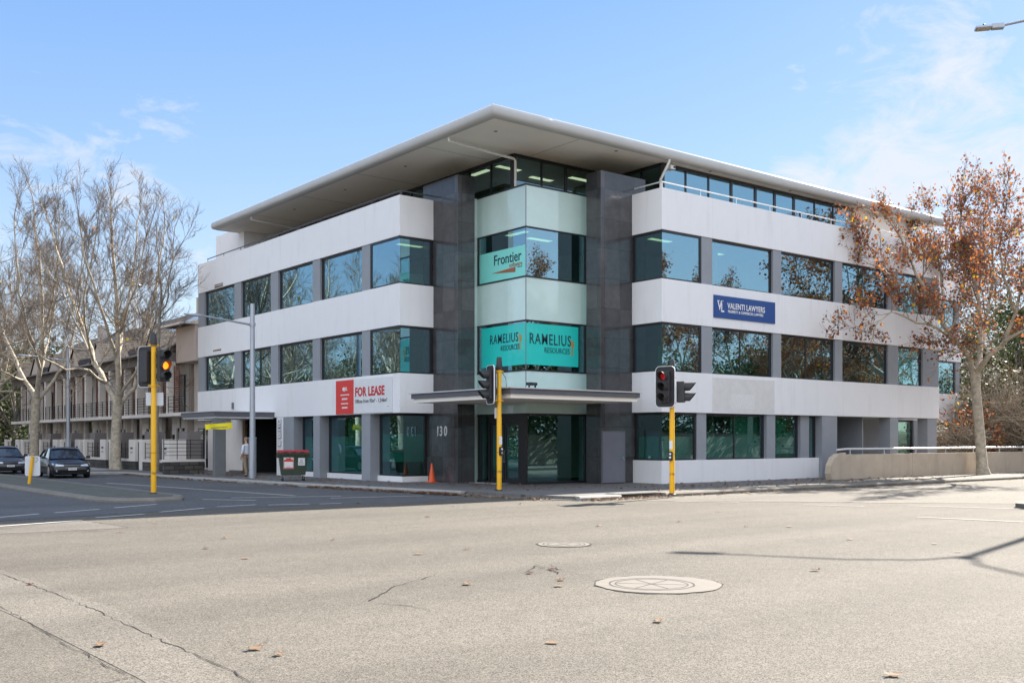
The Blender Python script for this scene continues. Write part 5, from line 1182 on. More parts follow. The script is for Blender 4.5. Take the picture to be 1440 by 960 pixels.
#==HOUSES==
HM = 5.5; FX = -2.5; HX = 0.9
Y0 = y_on_x(237, FX)-0.2
ordn = ['nearest the office building','second from the office building','third from the office building','fourth from the office building','fifth from the office building','sixth from the office building','seventh from the office building']
def slats(mb, x, y0, y1, z0, z1, step=0.13):
    z = z0
    while z < z1: mb.add([(x-0.035,y0,z),(x-0.035,y1,z),(x+0.035,y1,z+0.07),(x+0.035,y0,z+0.07),(x-0.03,y0,z-0.015),(x-0.03,y1,z-0.015),(x+0.04,y1,z+0.055),(x+0.04,y0,z+0.055)],[(0,1,2,3),(7,6,5,4),(0,3,7,4),(1,5,6,2),(0,4,5,1),(3,2,6,7)]); z += step
HY = 32.35
def house(k, lab):
    o = thing('terrace_house', lab, 'house', (HX,HY+k*HM,0.13), 0, 'row of two-storey terrace houses')
    m = 0.0; Wd = HM; x = 0.0
    b = MB()   # front wall with openings: built from pieces
    b.box(x,x+0.25,0.25,0.9,0,3.1); b.box(x,x+0.25,1.55,1.75,0,3.1); b.box(x,x+0.25,2.35,3.1,0,3.1); b.box(x,x+0.25,0.9,2.35,2.45,3.1); b.box(x,x+0.25,0.9,2.35,0,0.25)
    b.box(x,x+0.25,4.9,Wd,0,3.1)
    b.box(x,x+0.25,0.25,Wd,3.1,3.302); b.box(x+0.2,x+0.5,0.25,Wd,3.302,7.0); b.build('wall', M['house_white'], o)
    b = MB(); b.box(x+9,x+9.2,0.25,Wd,0,6.9); b.build('rear_wall', M['house_wall'], o)
    b = MB(); b.box(x+1.3,x+1.5,3.1,4.9,0,3.1); b.box(x+0.25,x+1.3,3.0,3.1,0,3.1); b.build('porch_wall', M['house_grey'], o)
    b = MB(); b.box(x+1.26,x+1.298,3.6,4.5,0.05,2.15); d_ = b.build('door', M['louvre'], o, bevel=0.01)
    b = MB(); b.lathe([(0.03,1.20),(0.03,1.26)],8,(0,3.7,1.05),'x'); b.build('handle', M['chrome'], d_)
    for ya_, yb_ in ((0.9,1.55),(1.75,2.35)):
        b = MB(); b.box(x+0.1,x+0.16,ya_,yb_,0.25,0.31); b.box(x+0.1,x+0.16,ya_,yb_,2.39,2.45); b.box(x+0.1,x+0.16,ya_,ya_+0.06,0.31,2.39); b.box(x+0.1,x+0.16,yb_-0.06,yb_,0.31,2.39); w_ = b.build('window', M['frame'], o)
        b = MB(); b.box(x+0.13,x+0.14,ya_+0.06,yb_-0.06,0.31,2.39); b.build('pane', M['car_glass'], w_)
    b = MB(); b.box(x-0.10,x-0.001,2.6,2.78,1.75,2.05); b.build('wall_lamp', M['iron'], o)
    # party wall fin, balcony, upper storey
    b = MB(); b.box(x-1.38,x-0.95,-0.12,0.24,3.301,6.358); b.build('balcony_column', M['house_white'], o)
    b = MB(); b.box(x-0.25,x+0.6,-0.12,0.24,0,3.1); b.box(x+0.0,x+0.6,-0.12,0.24,3.0,7.0); b.build('party_wall', M['house_wall'], o)
    b = MB(); b.box(x-1.5,x+0.3,-0.12,Wd-0.125,3.1,3.3); b.build('balcony_slab', M['house_white'], o)
    b = MB(); b.box(x-1.30,x-0.9,2.5,2.75,3.301,6.35); b.build('balcony_column', M['house_white'], o)
    b = MB()
    for z in (3.45,3.62,3.79,3.96,4.13,4.30): b.tube([(x-1.42,0.24,z),(x-1.42,2.5,z)],0.014,5); b.tube([(x-1.42,2.75,z),(x-1.42,Wd-0.13,z)],0.014,5)
    for y in (0.3,1.4,2.4,2.85,4.0,5.2): b.box(x-1.44,x-1.40,y,y+0.03,3.3,4.33)
    b.build('balcony_railing', M['iron'], o)
    for ya_, yb_ in ((0.28,1.25),(2.8,3.5)):
        b = MB(); slats(b, x-1.2, ya_, yb_, 3.4, 6.2); b.box(x-1.23,x-1.17,ya_+0.02,ya_+0.05,3.38,6.3); b.box(x-1.23,x-1.17,yb_-0.05,yb_-0.02,3.38,6.3); b.build('louvre_screen', M['louvre'], o)
    for ya_, yb_ in ((1.3,2.3),(3.7,5.1)):
        b = MB(); b.box(x+0.12,x+0.198,ya_,yb_,3.4,5.7); w_ = b.build('balcony_door', M['frame'], o)
        b = MB(); b.box(x+0.10,x+0.118,ya_+0.08,yb_-0.08,3.5,5.6); b.build('pane', M['car_glass'], w_)
    b = MB(); b.box(x-1.38,x+0.19,-0.11,Wd-0.13,6.36,7.0); b.build('upper_fascia', M['house_grey'], o)
    # tiled roof with a front gable
    b = MB(); b.add([(-1.75,-0.12,6.9),(-1.75,Wd-0.13,6.9),(4.2,Wd-0.13,10.6),(4.2,-0.12,10.6),(9.6,-0.12,6.9),(9.6,Wd-0.13,6.9)],[(0,3,2,1),(3,4,5,2),(0,1,5,4),(0,4,3),(1,2,5)])
    rf_ = b.build('roof', M['tiles'], o)
    b = MB(); gy_ = Wd*0.30; b.add([(-1.8,gy_-1.5,7.0),(-1.8,gy_+1.5,7.0),(-1.8,gy_,8.35),(1.2,gy_,8.36),(-1.2,gy_-1.5,7.05),(-1.2,gy_+1.5,7.05)],[(0,2,3,4),(1,5,3,2)]); b.build('gable_roof', M['tiles'], rf_)
    b = MB(); b.add([(-1.72,gy_-1.3,7.0),(-1.72,gy_+1.3,7.0),(-1.72,gy_,8.2)],[(0,1,2)]); b.build('gable_wall', M['house_wall'], rf_, fix=False)
    b = MB(); b.tube([(-1.85,-0.12,6.92),(-1.85,Wd-0.13,6.92)],0.07,8); b.build('gutter', M['house_grey'], rf_)
    if k % 2: b = MB(); b.box(3.2,3.9,1.0,1.8,9.2,11.3); b.build('chimney', M['house_wall'], rf_)
    return o
for k in range(7): house(k, 'pale two-storey terrace house with louvred balcony, '+ordn[k])
# end house beside the office: taller bay under a hipped roof
o = thing('end_house', 'taller end terrace with blank pinkish upper wall touching the office building', 'house', (HX,HY-3.3,0.13))
M['pink'] = pmat('pinkish_render',(0.56,0.47,0.42),0.8,var=0.05,scale=1.2)
b = MB(); b.box(-1.0,9,0.0,2.95,6.25,8.35); b.build('upper_wall', M['pink'], o)
b = MB(); b.box(0.1,9,0.0,2.95,0,6.248); b.build('wall', M['house_white'], o)
b = MB(); b.box(-0.3,0.098,1.15,1.95,3.3,6.2); b.build('balcony_wall', M['house_wall'], o)
b = MB(); b.box(-1.6,0.1,0.0,2.95,3.1,3.298); b.build('balcony_slab', M['house_white'], o)
b = MB(); b.add([(-1.7,-0.1,8.3),(9.6,-0.1,8.3),(9.6,3.3,8.3),(-1.7,3.3,8.3),(1.2,1.6,9.2),(6.6,1.6,9.2)],[(0,1,5,4),(1,2,5),(2,3,4,5),(3,0,4),(0,3,2,1)]); rf_ = b.build('roof', M['tiles'], o)
b = MB(); b.tube([(-1.75,-0.1,8.33),(-1.75,3.3,8.33)],0.07,8); b.build('gutter', M['house_white'], rf_)
b = MB()
for z in (3.45,3.65,3.85,4.05,4.25): b.tube([(-1.52,0.0,z),(-1.52,2.9,z)],0.016,5)
for y in (0.1,1.0,1.9,2.8): b.box(-1.54,-1.50,y,y+0.03,3.3,4.28)
b.build('balcony_railing', M['iron'], o)
b = MB(); slats(b, -1.15, 2.0, 2.85, 3.35, 6.0); b.box(-1.18,-1.12,2.02,2.05,3.32,6.1); b.box(-1.18,-1.12,2.80,2.83,3.32,6.1); b.build('louvre_screen', M['louvre'], o)
for ya_, yb_ in ((0.4,1.0),(1.3,2.2)):
    b = MB(); b.box(0.04,0.098,ya_,yb_,0.1,2.4); w_ = b.build('window', M['frame'], o)
    b = MB(); b.box(0.02,0.038,ya_+0.06,yb_-0.06,0.16,2.34); b.build('pane', M['car_glass'], w_)
# solar panels on the roofs
for i in range(3):
    for j in range(2):
        x = 1.3+1.55*j; z = 6.9+(x+1.75)*3.7/5.95; y = Y0-HX+0.4+1.3*i
        lab = ['solar panel on the tiled roof, %s of its %s row' % (('right-hand','middle','left-hand')[i], ('lower','upper')[j])][0]
        t = thing('solar_panel', lab, 'solar panel', (HX+x,HY+4.0+1.12*i,0.13+z+0.08), 0, 'solar panels on the terrace roof')
        b = MB(); sl = 3.7/5.95
        q = [(-0.72,0.0,-0.72*sl),(0.72,0.0,0.72*sl),(0.72,1.02,0.72*sl),(-0.72,1.02,-0.72*sl)]
        b.extr(q,(0,0,0.04)); b.build('cells', M['solar'], t)
        b = MB(); 
        for aa, bb in ((0,1),(1,2),(2,3),(3,0)): b.tube([Vector(q[aa])+Vector((0,0,0.03)),Vector(q[bb])+Vector((0,0,0.03))],0.025,4)
        b.build('panel_frame', M['rail_pale'], t)
# front fences: stone base, pale pillars, iron railing, bin store
def fence(k):
    t = thing('front_fence', 'iron fence on dark stone base at the house '+ordn[k], 'fence', (FX,Y0+k*HM,0.13), 0, 'front fences of the terrace')
    b = MB(); b.box(0,0.3,0.0,HM-1.15,0,0.48); b.build('stone_base', M['stone'], t)
    b = MB(); b.box(-0.03,0.33,1.12,HM-1.16,0.481,0.62); b.build('capping', M['house_white'], t)
    b = MB(); b.box(-0.04,0.9,0.0,1.1,0.482,1.75); b.build('gate_pillar', M['house_white'], t, bevel=0.01)
    b = MB(); b.box(-0.02,0.4,HM-1.12,HM-0.62,0.0,1.75); b.build('gate_pillar', M['house_white'], t, bevel=0.01)
    b = MB(); b.box(0.95,1.7,0.0,1.3,0,2.2); b.build('bin_store', M['house_grey'], t)
    b = MB(); b.box(-0.06,-0.04,0.4,0.75,1.2,1.3); b.box(-0.06,-0.04,0.4,0.75,0.98,1.02); b.build('letterbox', M['iron'], t)
    b = MB()
    for z in (0.75,1.0,1.25,1.5): b.tube([(0.15,1.12,z),(0.15,HM-1.16,z)],0.013,5)
    for i in range(4): y = 1.2+i*(HM-2.4)/3; b.box(0.135,0.165,y,y+0.03,0.62,1.58)
    b.build('railing', M['iron'], t)
    b = MB()
    for i in range(7): b.box(0.14,0.165,HM-0.58+i*0.09,HM-0.56+i*0.09,0.08,1.6)
    b.box(0.13,0.175,HM-0.60,HM+0.0,0.1,0.14); b.box(0.13,0.175,HM-0.60,HM+0.0,1.5,1.54); b.build('gate', M['iron'], t)
for k in range(7): fence(k)
t = thing('yard_wall', 'low dark stone wall with iron railing under the lobby canopy', 'wall', (0,0,0.13))
ys = 23.0
b = MB(); b.box(-4.0,-1.95,ys,ys+0.3,0,0.62); b.build('stone_base', M['stone'], t)
b = MB(); b.box(-4.04,-1.9,ys-0.03,ys+0.33,0.621,0.74); b.build('capping', M['house_white'], t)
b = MB()
for i in range(5): b.tube([(-4.0,ys+0.15,0.95+0.19*i),(-1.95,ys+0.15,0.95+0.19*i)],0.014,5)
for i in range(4): b.box(-4.0+i*0.68,-3.97+i*0.68,ys+0.13,ys+0.16,0.74,1.75)
b.build('railing', M['iron'], t)
# telephone mast behind the trees
p = at_depth(189,600,150)
t = thing('phone_mast', 'pale slender antenna mast rising behind the bare trees', 'mast', (p.x,p.y,0))
b = MB(); b.lathe([(0.55,0),(0.40,22),(0.34,25.5)],10); b.build('mast', M['rail_pale'], t)
b = MB()
for i in range(3):
    g_ = 2*math.pi*i/3; b.box(1.0*math.cos(g_)-0.2,1.0*math.cos(g_)+0.2,1.0*math.sin(g_)-0.2,1.0*math.sin(g_)+0.2,24.6,27.0)
b.build('antennas', M['plate_white'], t)
b = MB(); b.lathe([(1.2,24.2),(1.25,24.3),(1.2,24.4)],14); b.build('platform', M['silver'], t)

#==TREES==
class Tree:
    def __init__(s, seed): s.r = random.Random(seed); s.polys = [[], []]; s.tips = []
    def vec(s, a): return Vector((s.r.gauss(0,a), s.r.gauss(0,a), s.r.gauss(0,a)))
    def limb(s, pts, r0, r1, child_len, lvl=1, dens=1.0, tag_=0, start=0.15):
        """polyline limb, smoothed and jittered, then side branches"""
        P = [Vector(p) for p in pts]; out = []
        for i in range(len(P)-1):
            n = max(2, int((P[i+1]-P[i]).length/0.9))
            for k in range(n): out.append(P[i].lerp(P[i+1], k/n)+(s.vec(0.05) if (i or k) else Vector()))
        out.append(P[-1]); n = len(out); rad = [r0+(r1-r0)*(i/(n-1)) for i in range(n)]
        s.polys[0].append((out, rad, 9 if r0 > 0.1 else 6))
        L = sum((out[i+1]-out[i]).length for i in range(n-1)); cnt = int(L*1.15*dens)
        for c in range(cnt):
            q = start+(1-start)*(c+s.r.random())/max(1,cnt); x = min(n-1.001, q*(n-1)); i = int(x); p = out[i].lerp(out[i+1], x-i)
            t = (out[i+1]-out[i]).normalized(); d = (t*0.60+s.vec(0.66)+Vector((0,0,0.30))).normalized()
            rr_ = rad[i]*0.42
            s.branch(p, d, child_len*s.r.uniform(0.65,1.2)*(1.30-0.72*q), min(rr_,0.06), lvl)
        s.branch(out[-1], (out[-1]-out[-2]).normalized(), child_len*0.8, r1*0.9, lvl)
    def branch(s, p, d, L, r, lvl):
        n = 4 if lvl < 3 else 3
        pts = [p.copy()]; dd = d.copy(); seg = L/n
        for i in range(n):
            dd = (dd+s.vec(0.11)+Vector((0,0,0.06))).normalized(); pts.append(pts[-1]+dd*seg)
        re = max(0.0055, r*0.35); rad = [r+(re-r)*i/n for i in range(n+1)]
        s.polys[0 if r > 0.045 else 1].append((pts, rad, 5 if r > 0.03 else 3))
        if lvl >= 4 or L < 0.35: s.tips.append((pts[-1].copy(), dd.copy())); return
        cnt = {1:5, 2:5, 3:4}.get(lvl, 3)
        for c in range(cnt):
            q = 0.22+0.78*(c+s.r.random())/cnt; x = min(n-0.001, q*n); i = int(x); pp = pts[i].lerp(pts[i+1], x-i); t = (pts[i+1]-pts[i]).normalized()
            nd = (t*1.0+s.vec(0.42)+Vector((0,0,0.13))).normalized()
            s.branch(pp, nd, L*s.r.uniform(0.45,0.72), max(0.0075, rad[i]*0.52), lvl+1)
        s.tips.append((pts[-1].copy(), dd.copy()))
    def mesh(s, which):
        b = MB()
        for pts, rad, k in s.polys[which]: b.tube(pts, rad, k, cap=False)
        return b
LEAF = [(0,0,0),(0.32,0.18,0.05),(0.60,0.05,0.16),(0.42,0.42,0.05),(0.52,0.80,0.12),(0.16,0.66,0.03),(0,1.0,0.14),(-0.16,0.66,0.03),(-0.52,0.80,0.12),(-0.42,0.42,0.05),(-0.60,0.05,0.16),(-0.32,0.18,0.05)]
def leaves_on(tips, rnd, per, size, b, spread=0.25, simple=True):
    for p, d in tips:
        for c in range(per if isinstance(per,int) else (1 if rnd.random() < per else 0)):
            q = p+Vector((rnd.gauss(0,spread),rnd.gauss(0,spread),rnd.gauss(0,spread)-0.1)); sz = size*rnd.uniform(0.6,1.3)
            X = Vector((rnd.gauss(0,1),rnd.gauss(0,1),rnd.gauss(0,1))).normalized(); Y = X.orthogonal().normalized(); Y = (Y*rnd.uniform(0.3,1)+X.cross(Y)*rnd.uniform(-1,1)).normalized(); Z = X.cross(Y)
            if simple: pts = [(-0.5,0.0,0.1),(0.0,-0.15,-0.06),(0.5,0.05,0.14),(0.42,0.6,0.02),(0,1.0,0.10),(-0.42,0.6,0.03)]
            else: pts = LEAF
            b.add([tuple(q+X*(u*sz)+Y*(v*sz)+Z*(w_*sz)) for u, v, w_ in pts], [tuple(range(len(pts)))])
def finish(tr, name, label, cat, group, loc, bark='bark', leaves=None):
    t = thing(name, label, cat, loc, 0, group)
    tr.mesh(0).build('trunk', M[bark], t, smooth=True, fix=False); tr.mesh(1).build('twigs', M['twig'], t, fix=False)
    for nm, mb, mt in (leaves or []): mb.build(nm, mt, t, fix=False)
    return t
def pxl(tx, ty, pts):   # limb spec: (px, py, offset along the view) at the tree's own distance -> tree-local
    d0 = depth_of(tx,ty); out = []
    for px, py, off in pts:
        p = at_depth(px, py, d0+off); out.append(Vector((p.x-tx, p.y-ty, p.z-0.1)))
    return out
# big bare plane tree on the left
rl = random.Random(5)
tx, ty = -3.3, 33.6
T = Tree(11)
T.polys[0].append((pxl(tx,ty,[(163,661,0),(162,640,0),(163,600,0),(166,567,0)]),[0.40,0.30,0.265,0.29],12))
LM = [([(168,560,0),(192,520,-2),(214,470,-3.5),(232,410,-4.5),(246,350,-5)],0.12,0.03),
      ([(150,540,1),(118,480,3),(92,420,5),(66,370,6),(52,330,6.5)],0.12,0.03),
      ([(166,570,0),(150,540,1),(132,510,2),(112,455,3),(97,405,4),(80,340,5),(70,300,5)],0.22,0.05),
      ([(166,572,0),(168,530,-1),(166,470,-1.5),(163,400,-2),(158,330,-2),(156,285,-2)],0.24,0.05),
      ([(168,572,0),(186,545,1),(200,500,1),(214,440,2),(224,360,2),(232,300,2.5)],0.18,0.04),
      ([(164,510,-1),(150,455,-3),(132,400,-4),(118,350,-5),(112,300,-5)],0.13,0.04),
      ([(166,500,-1),(176,440,1.5),(186,380,3),(194,320,3.5),(196,285,4)],0.14,0.04),
      ([(150,540,1),(122,520,-1),(95,520,-2.5),(62,505,-4),(40,480,-5)],0.12,0.035),
      ([(166,470,-1.5),(182,430,-3.5),(196,375,-4.5),(206,320,-5)],0.11,0.035),
      ([(132,510,2),(120,470,0),(120,420,-2),(128,360,-3),(136,310,-3)],0.10,0.035)]
LM = [([(px, py if py > 420 else py+(420-py)*0.13, o_) for px, py, o_ in pts], r0, r1) for pts, r0, r1 in LM]
for pts, r0, r1 in LM: T.limb(pxl(tx,ty,pts), r0*0.78, r1, 2.25, 1, 1.0, start=0.22)
lf = MB(); leaves_on(T.tips, rl, 0.0008, 0.17, lf, 0.1)
big = finish(T, 'bare_plane_tree', 'tall bare plane tree with pale mottled trunk behind the left traffic light', 'tree', 'plane trees of the left street', (tx,ty,0.1), leaves=[('leaves', lf, M['leaf_yellow'])])
# second plane tree further along, and its look-alikes
tx, ty = -3.3, 50.7
T = Tree(23)
T.polys[0].append((pxl(tx,ty,[(48,661,0),(48,640,0),(49,600,0),(51,560,0)]),[0.42,0.33,0.29,0.31],12))
LM2 = [([(51,565,0),(35,535,1),(20,505,2),(5,470,3),(-8,430,4),(-15,380,5)],0.22,0.05),
      ([(51,565,0),(57,520,-1),(60,470,-2),(58,400,-2),(50,330,-2),(48,290,-2)],0.24,0.05),
      ([(52,565,0),(75,535,1),(92,515,1),(104,480,2),(112,420,3),(116,360,3)],0.18,0.04),
      ([(57,520,-1),(42,470,-4),(28,410,-6),(22,350,-7),(20,310,-7)],0.14,0.04),
      ([(57,520,-1),(70,470,3),(80,410,5),(86,350,6)],0.14,0.04),
      ([(35,535,1),(10,525,-2),(-20,510,-4)],0.11,0.035),
      ([(60,470,-2),(74,420,-4),(82,360,-6),(84,310,-6)],0.11,0.035)]
for pts, r0, r1 in LM2: T.limb(pxl(tx,ty,pts), r0*0.78, r1, 2.6, 1, 0.9, start=0.22)
lf = MB(); leaves_on(T.tips, rl, 0.0012, 0.17, lf, 0.1)
sec = finish(T, 'bare_plane_tree', 'bare plane tree with spreading limbs behind the second car', 'tree', 'plane trees of the left street', (tx,ty,0.1), leaves=[('leaves', lf, M['leaf_yellow'])])
def another(src, loc, rz, sc, label, grp='plane trees of the left street'): return place(copy_tree(src), loc, rz, label, grp, sc)
another(big, (-3.4,67,0.1), 2.1, 1.0, 'bare plane tree at the far left edge, leaning limbs catching the sun')
another(sec, (-3.4,82,0.1), 1.0, 1.05, 'distant bare plane tree at the left edge, third along the street')
another(big, (-3.4,99,0.1), 4.0, 1.0, 'distant bare plane tree at the left edge, farthest along the street')
# thin young tree behind the traffic light
tx, ty = -2.9, 27.4
T = Tree(31); bp_ = at_depth(222,668,depth_of(tx,ty)); tx, ty = bp_.x, bp_.y
T.polys[0].append((pxl(tx,ty,[(222,668,0),(221,600,0),(222,520,0),(224,450,0)]),[0.10,0.09,0.08,0.075],8))
for pts, r0, r1 in [([(224,450,0),(226,410,0),(222,360,0.5),(220,320,1)],0.07,0.02),([(225,440,0),(236,420,-0.5),(243,370,-1),(246,320,-1)],0.05,0.02),([(222,500,0),(212,470,-1),(198,445,-1.5),(188,420,-2)],0.04,0.015),([(224,450,0),(240,432,1),(255,415,1.5)],0.04,0.012),([(222,520,0),(236,500,0.5),(245,470,1)],0.035,0.012)]:
    T.limb(pxl(tx,ty,pts), r0, r1, 1.3, 2, 0.9, start=0.25)
lf = MB(); leaves_on(T.tips, rl, 0.02, 0.2, lf, 0.1)
finish(T, 'young_tree', 'thin dark young tree with few leaves at the corner of the office building', 'tree', None, (tx,ty,0.13), 'bark_dark', [('leaves', lf, M['leaf_yellow'])])
# autumn plane tree on the right footpath
tx, ty = 27.9, -2.45
T = Tree(47)
T.polys[0].append((pxl(tx,ty,[(1383,668,0),(1381,655,0),(1377,600,0),(1372,545,0),(1371,522,0)]),[0.36,0.27,0.23,0.22,0.24],12))
LM3 = [([(1371,525,0),(1362,500,-0.5),(1345,483,-1),(1327,458,-1),(1305,420,-1.5),(1290,375,-2),(1272,330,-2),(1262,300,-2)],0.15,0.035),
       ([(1372,525,0),(1378,495,1),(1379,440,1.5),(1370,390,2),(1356,340,2),(1350,290,2),(1352,258,2)],0.14,0.03),
       ([(1372,527,0),(1390,500,-1),(1408,485,-1.5),(1428,440,-2),(1440,390,-2),(1446,330,-2)],0.15,0.035),
       ([(1378,495,1),(1388,440,3),(1398,380,4),(1396,320,4),(1392,262,4)],0.11,0.03),
       ([(1345,483,-1),(1320,462,-3),(1290,452,-4),(1255,440,-4.5),(1225,455,-5)],0.09,0.02),
       ([(1327,458,-1),(1325,400,1),(1318,340,2),(1312,290,2.5)],0.09,0.025),
       ([(1305,420,-1.5),(1270,395,-3),(1240,370,-3.5),(1225,335,-3.5)],0.07,0.02),
       ([(1408,485,-1.5),(1440,465,-3),(1470,440,-3)],0.09,0.025),
       ([(1379,440,1.5),(1350,400,4),(1335,350,5),(1330,300,5)],0.08,0.02),
       ([(1428,440,-2),(1412,390,-4),(1405,330,-5),(1412,280,-5)],0.08,0.02)]
LM3 = [([(px, py if py > 400 else py+(400-py)*0.28, o_) for px, py, o_ in pts], r0, r1) for pts, r0, r1 in LM3]
for pts, r0, r1 in LM3: T.limb(pxl(tx,ty,pts), r0, r1, 1.8, 1, 1.2, start=0.2)
lf = MB(); leaves_on(T.tips, rl, 0.88, 0.118, lf, 0.16)
ly = MB(); leaves_on(T.tips, rl, 0.010, 0.15, ly, 0.1)
aut = finish(T, 'autumn_plane_tree', 'plane tree with thin rusty leaves and pale trunk in front of the concrete wall', 'tree', None, (tx,ty,0.1), 'bark', [('leaves', lf, M['leaf_brown']), ('yellow_leaves', ly, M['leaf_yellow'])])

# leafy crowns made of many small leaves in uneven clumps
def leafy(name, label, cat, loc, H, Wd, seed, mat, n_cl=26, per=150, size=0.28, trunk=0.25, group=None, low=0.15, twiggy=0):
    rn = random.Random(seed); t = thing(name, label, cat, loc, 0, group)
    b = MB(); b.tube([(0,0,-0.3),(0.1,0.05,H*0.2),(0.05,-0.1,H*0.45),(0,0,H*0.75)],[trunk,trunk*0.8,trunk*0.55,trunk*0.2],8)
    cl_ = []
    for i in range(n_cl):
        g_ = rn.uniform(0,2*math.pi); hz_ = rn.uniform(low,0.97); prof_ = math.sin(math.pi*min(1,0.12+0.88*(1-abs(hz_-0.5)*1.6))**1.0*0.5)
        rr_ = Wd/2*prof_*math.sqrt(rn.random())*1.05
        c_ = Vector((rr_*math.cos(g_),rr_*math.sin(g_),hz_*H)); cl_.append((c_, Wd*rn.uniform(0.10,0.22)))
        b.tube([(0.03,0.0,c_.z*rn.uniform(0.35,0.6)),c_*0.6+Vector((0,0,c_.z*0.25)),c_],[trunk*0.35,trunk*0.2,0.02],5,cap=False)
    b.build('trunk', M['bark_dark'], t, smooth=True, fix=False)
    l_ = MB()
    for c_, rad in cl_:
        for k in range(per):
            q = Vector((rn.gauss(0,0.55),rn.gauss(0,0.55),rn.gauss(0,0.42)))*rad+c_
            if q.z < 0: continue
            X = Vector((rn.gauss(0,1),rn.gauss(0,1),rn.gauss(0,0.7))).normalized(); Y = X.orthogonal().normalized(); Y = (Y+X.cross(Y)*rn.uniform(-1,1)).normalized(); s_ = size*rn.uniform(0.5,1.3)
            l_.add([tuple(q-X*s_*0.5),tuple(q+Y*s_*0.3),tuple(q+X*s_*0.5),tuple(q-Y*s_*0.3)],[(0,1,2,3)])
    l_.build('crown', mat, t, fix=False)
    if twiggy:
        w_ = MB()
        for k in range(twiggy):
            g_ = rn.uniform(0,6.28); r0 = Wd/2*math.sqrt(rn.random()); p0 = Vector((r0*0.5*math.cos(g_),r0*0.5*math.sin(g_),rn.uniform(0,0.5)*H)); d = Vector((rn.gauss(0,0.6),rn.gauss(0,0.6),rn.uniform(0.1,1))).normalized(); L = rn.uniform(0.3,0.65)*H
            pts = [p0]
            for i in range(4): d = (d+Vector((rn.gauss(0,0.2),rn.gauss(0,0.2),-0.14+rn.gauss(0,0.1)))).normalized(); pts.append(pts[-1]+d*L/4)
            w_.tube(pts,[0.028,0.022,0.017,0.012,0.007],3,cap=False)
        w_.build('bare_stems', M['stems'], t, fix=False)
    return t
# evergreens at the far end of the left street
fg = 'dark evergreens at the end of the left street'
ev = [(20,104,9,10,'dark evergreen tree low at the left edge behind the cars'),(62,118,11,11,'dark evergreen tree behind the last terrace house'),(-10,112,12,12,'tall dark evergreen tree cut by the left edge'),(40,136,14,13,'taller evergreen tree behind the low dark evergreens'),(90,150,13,13,'evergreen tree showing above the far terrace roofs')]
src = None
for i, (px, d, H_, Wd_, lab) in enumerate(ev):
    p = at_depth(px,600,d)
    if i < 2: src = leafy('evergreen_tree', lab, 'tree', (p.x,p.y,0), H_, Wd_, 60+i, M['leaf_green'], 34, 170, 0.42, 0.3, fg, 0.12)
    else: place(copy_tree(src), (p.x,p.y,0), i*1.3, lab, fg, H_/11)
# bank of shrubs and trees behind the retaining wall
hb = MB(); nx, ny = 26, 10
for j in range(ny+1):
    for i in range(nx+1):
        x = 38.5+i*3.0; y = -1.2+j*2.6; z = 0.1+2.6*(1-math.exp(-max(0,j-0.3)*0.35))*min(1,(i+0.6)/3)+0.25*noise.noise((x*0.4,y*0.4,0))
        hb.v.append((x,y,z))
for j in range(ny):
    for i in range(nx): hb.f.append((j*(nx+1)+i,j*(nx+1)+i+1,(j+1)*(nx+1)+i+1,(j+1)*(nx+1)+i)); hb.mi.append(0)
struct(hb.build('embankment', M['earth'], smooth=True))
sh = [('tangled_shrub','tangle of dry stems with orange leaves low against the rear wing',1352,58,3.6,4.5,'leaf_brown',420),
      ('tangled_shrub','dense brown thicket right behind the handrail, left of the plane trunk',1372,62,5.5,5.5,'leaf_olive',560),
      ('tangled_shrub','arching dry thicket right behind the handrail, right of the plane trunk',1415,60,5.0,6.0,'leaf_olive',700),
      ('tangled_shrub','dry thicket cut by the right edge above the handrail',1450,58,5.5,6.0,'leaf_olive',560),
      ('green_shrub','green leafy shrub high on the bank at the right edge',1432,68,9.5,6.0,'leaf_green',60),
      ('green_shrub','deep green shrub on the bank just beyond the rear wing',1378,72,8.5,6.5,'leaf_green',120),
      ('bank_tree','tall tree on the bank behind the rusty plane, grey-green crown',1400,82,14.5,9.5,'leaf_olive',240),
      ('bank_tree','tall brown-tinged tree at the right edge on the bank',1452,84,15.5,9.5,'leaf_olive',240),
      ('bank_tree','bushy tree filling the gap beyond the end of the office building',1356,88,11.5,9.0,'leaf_olive',160)]
for i, (nm, lab, px, d, H_, Wd_, mt, tw) in enumerate(sh):
    p = at_depth(px,600,d); leafy(nm, lab, 'shrub' if 'shrub' in nm else 'tree', (p.x,p.y,0.3 if d<60 else 1.2), H_, Wd_, 90+i, M[mt], 22, (45 if d < 66 else 150) if tw > 150 else 300, 0.22 if d<66 else 0.30, 0.12 if H_<9 else 0.2, 'overgrown bank on the right', 0.05, tw)
t = thing('boundary_wall', 'long cream concrete wall across the right street, mirrored in the office windows', 'wall', (0,0,0))
b = MB(); x = 4.0
while x < 92: b.box(x,x+5.9,-27.4,-27.1,-0.1,2.3); x += 5.92
b.build('wall_panel', M['wall_conc'], t)
b = MB(); b.box(4,92,-27.46,-27.04,2.301,2.40); b.build('capping', M['kerb'], t)
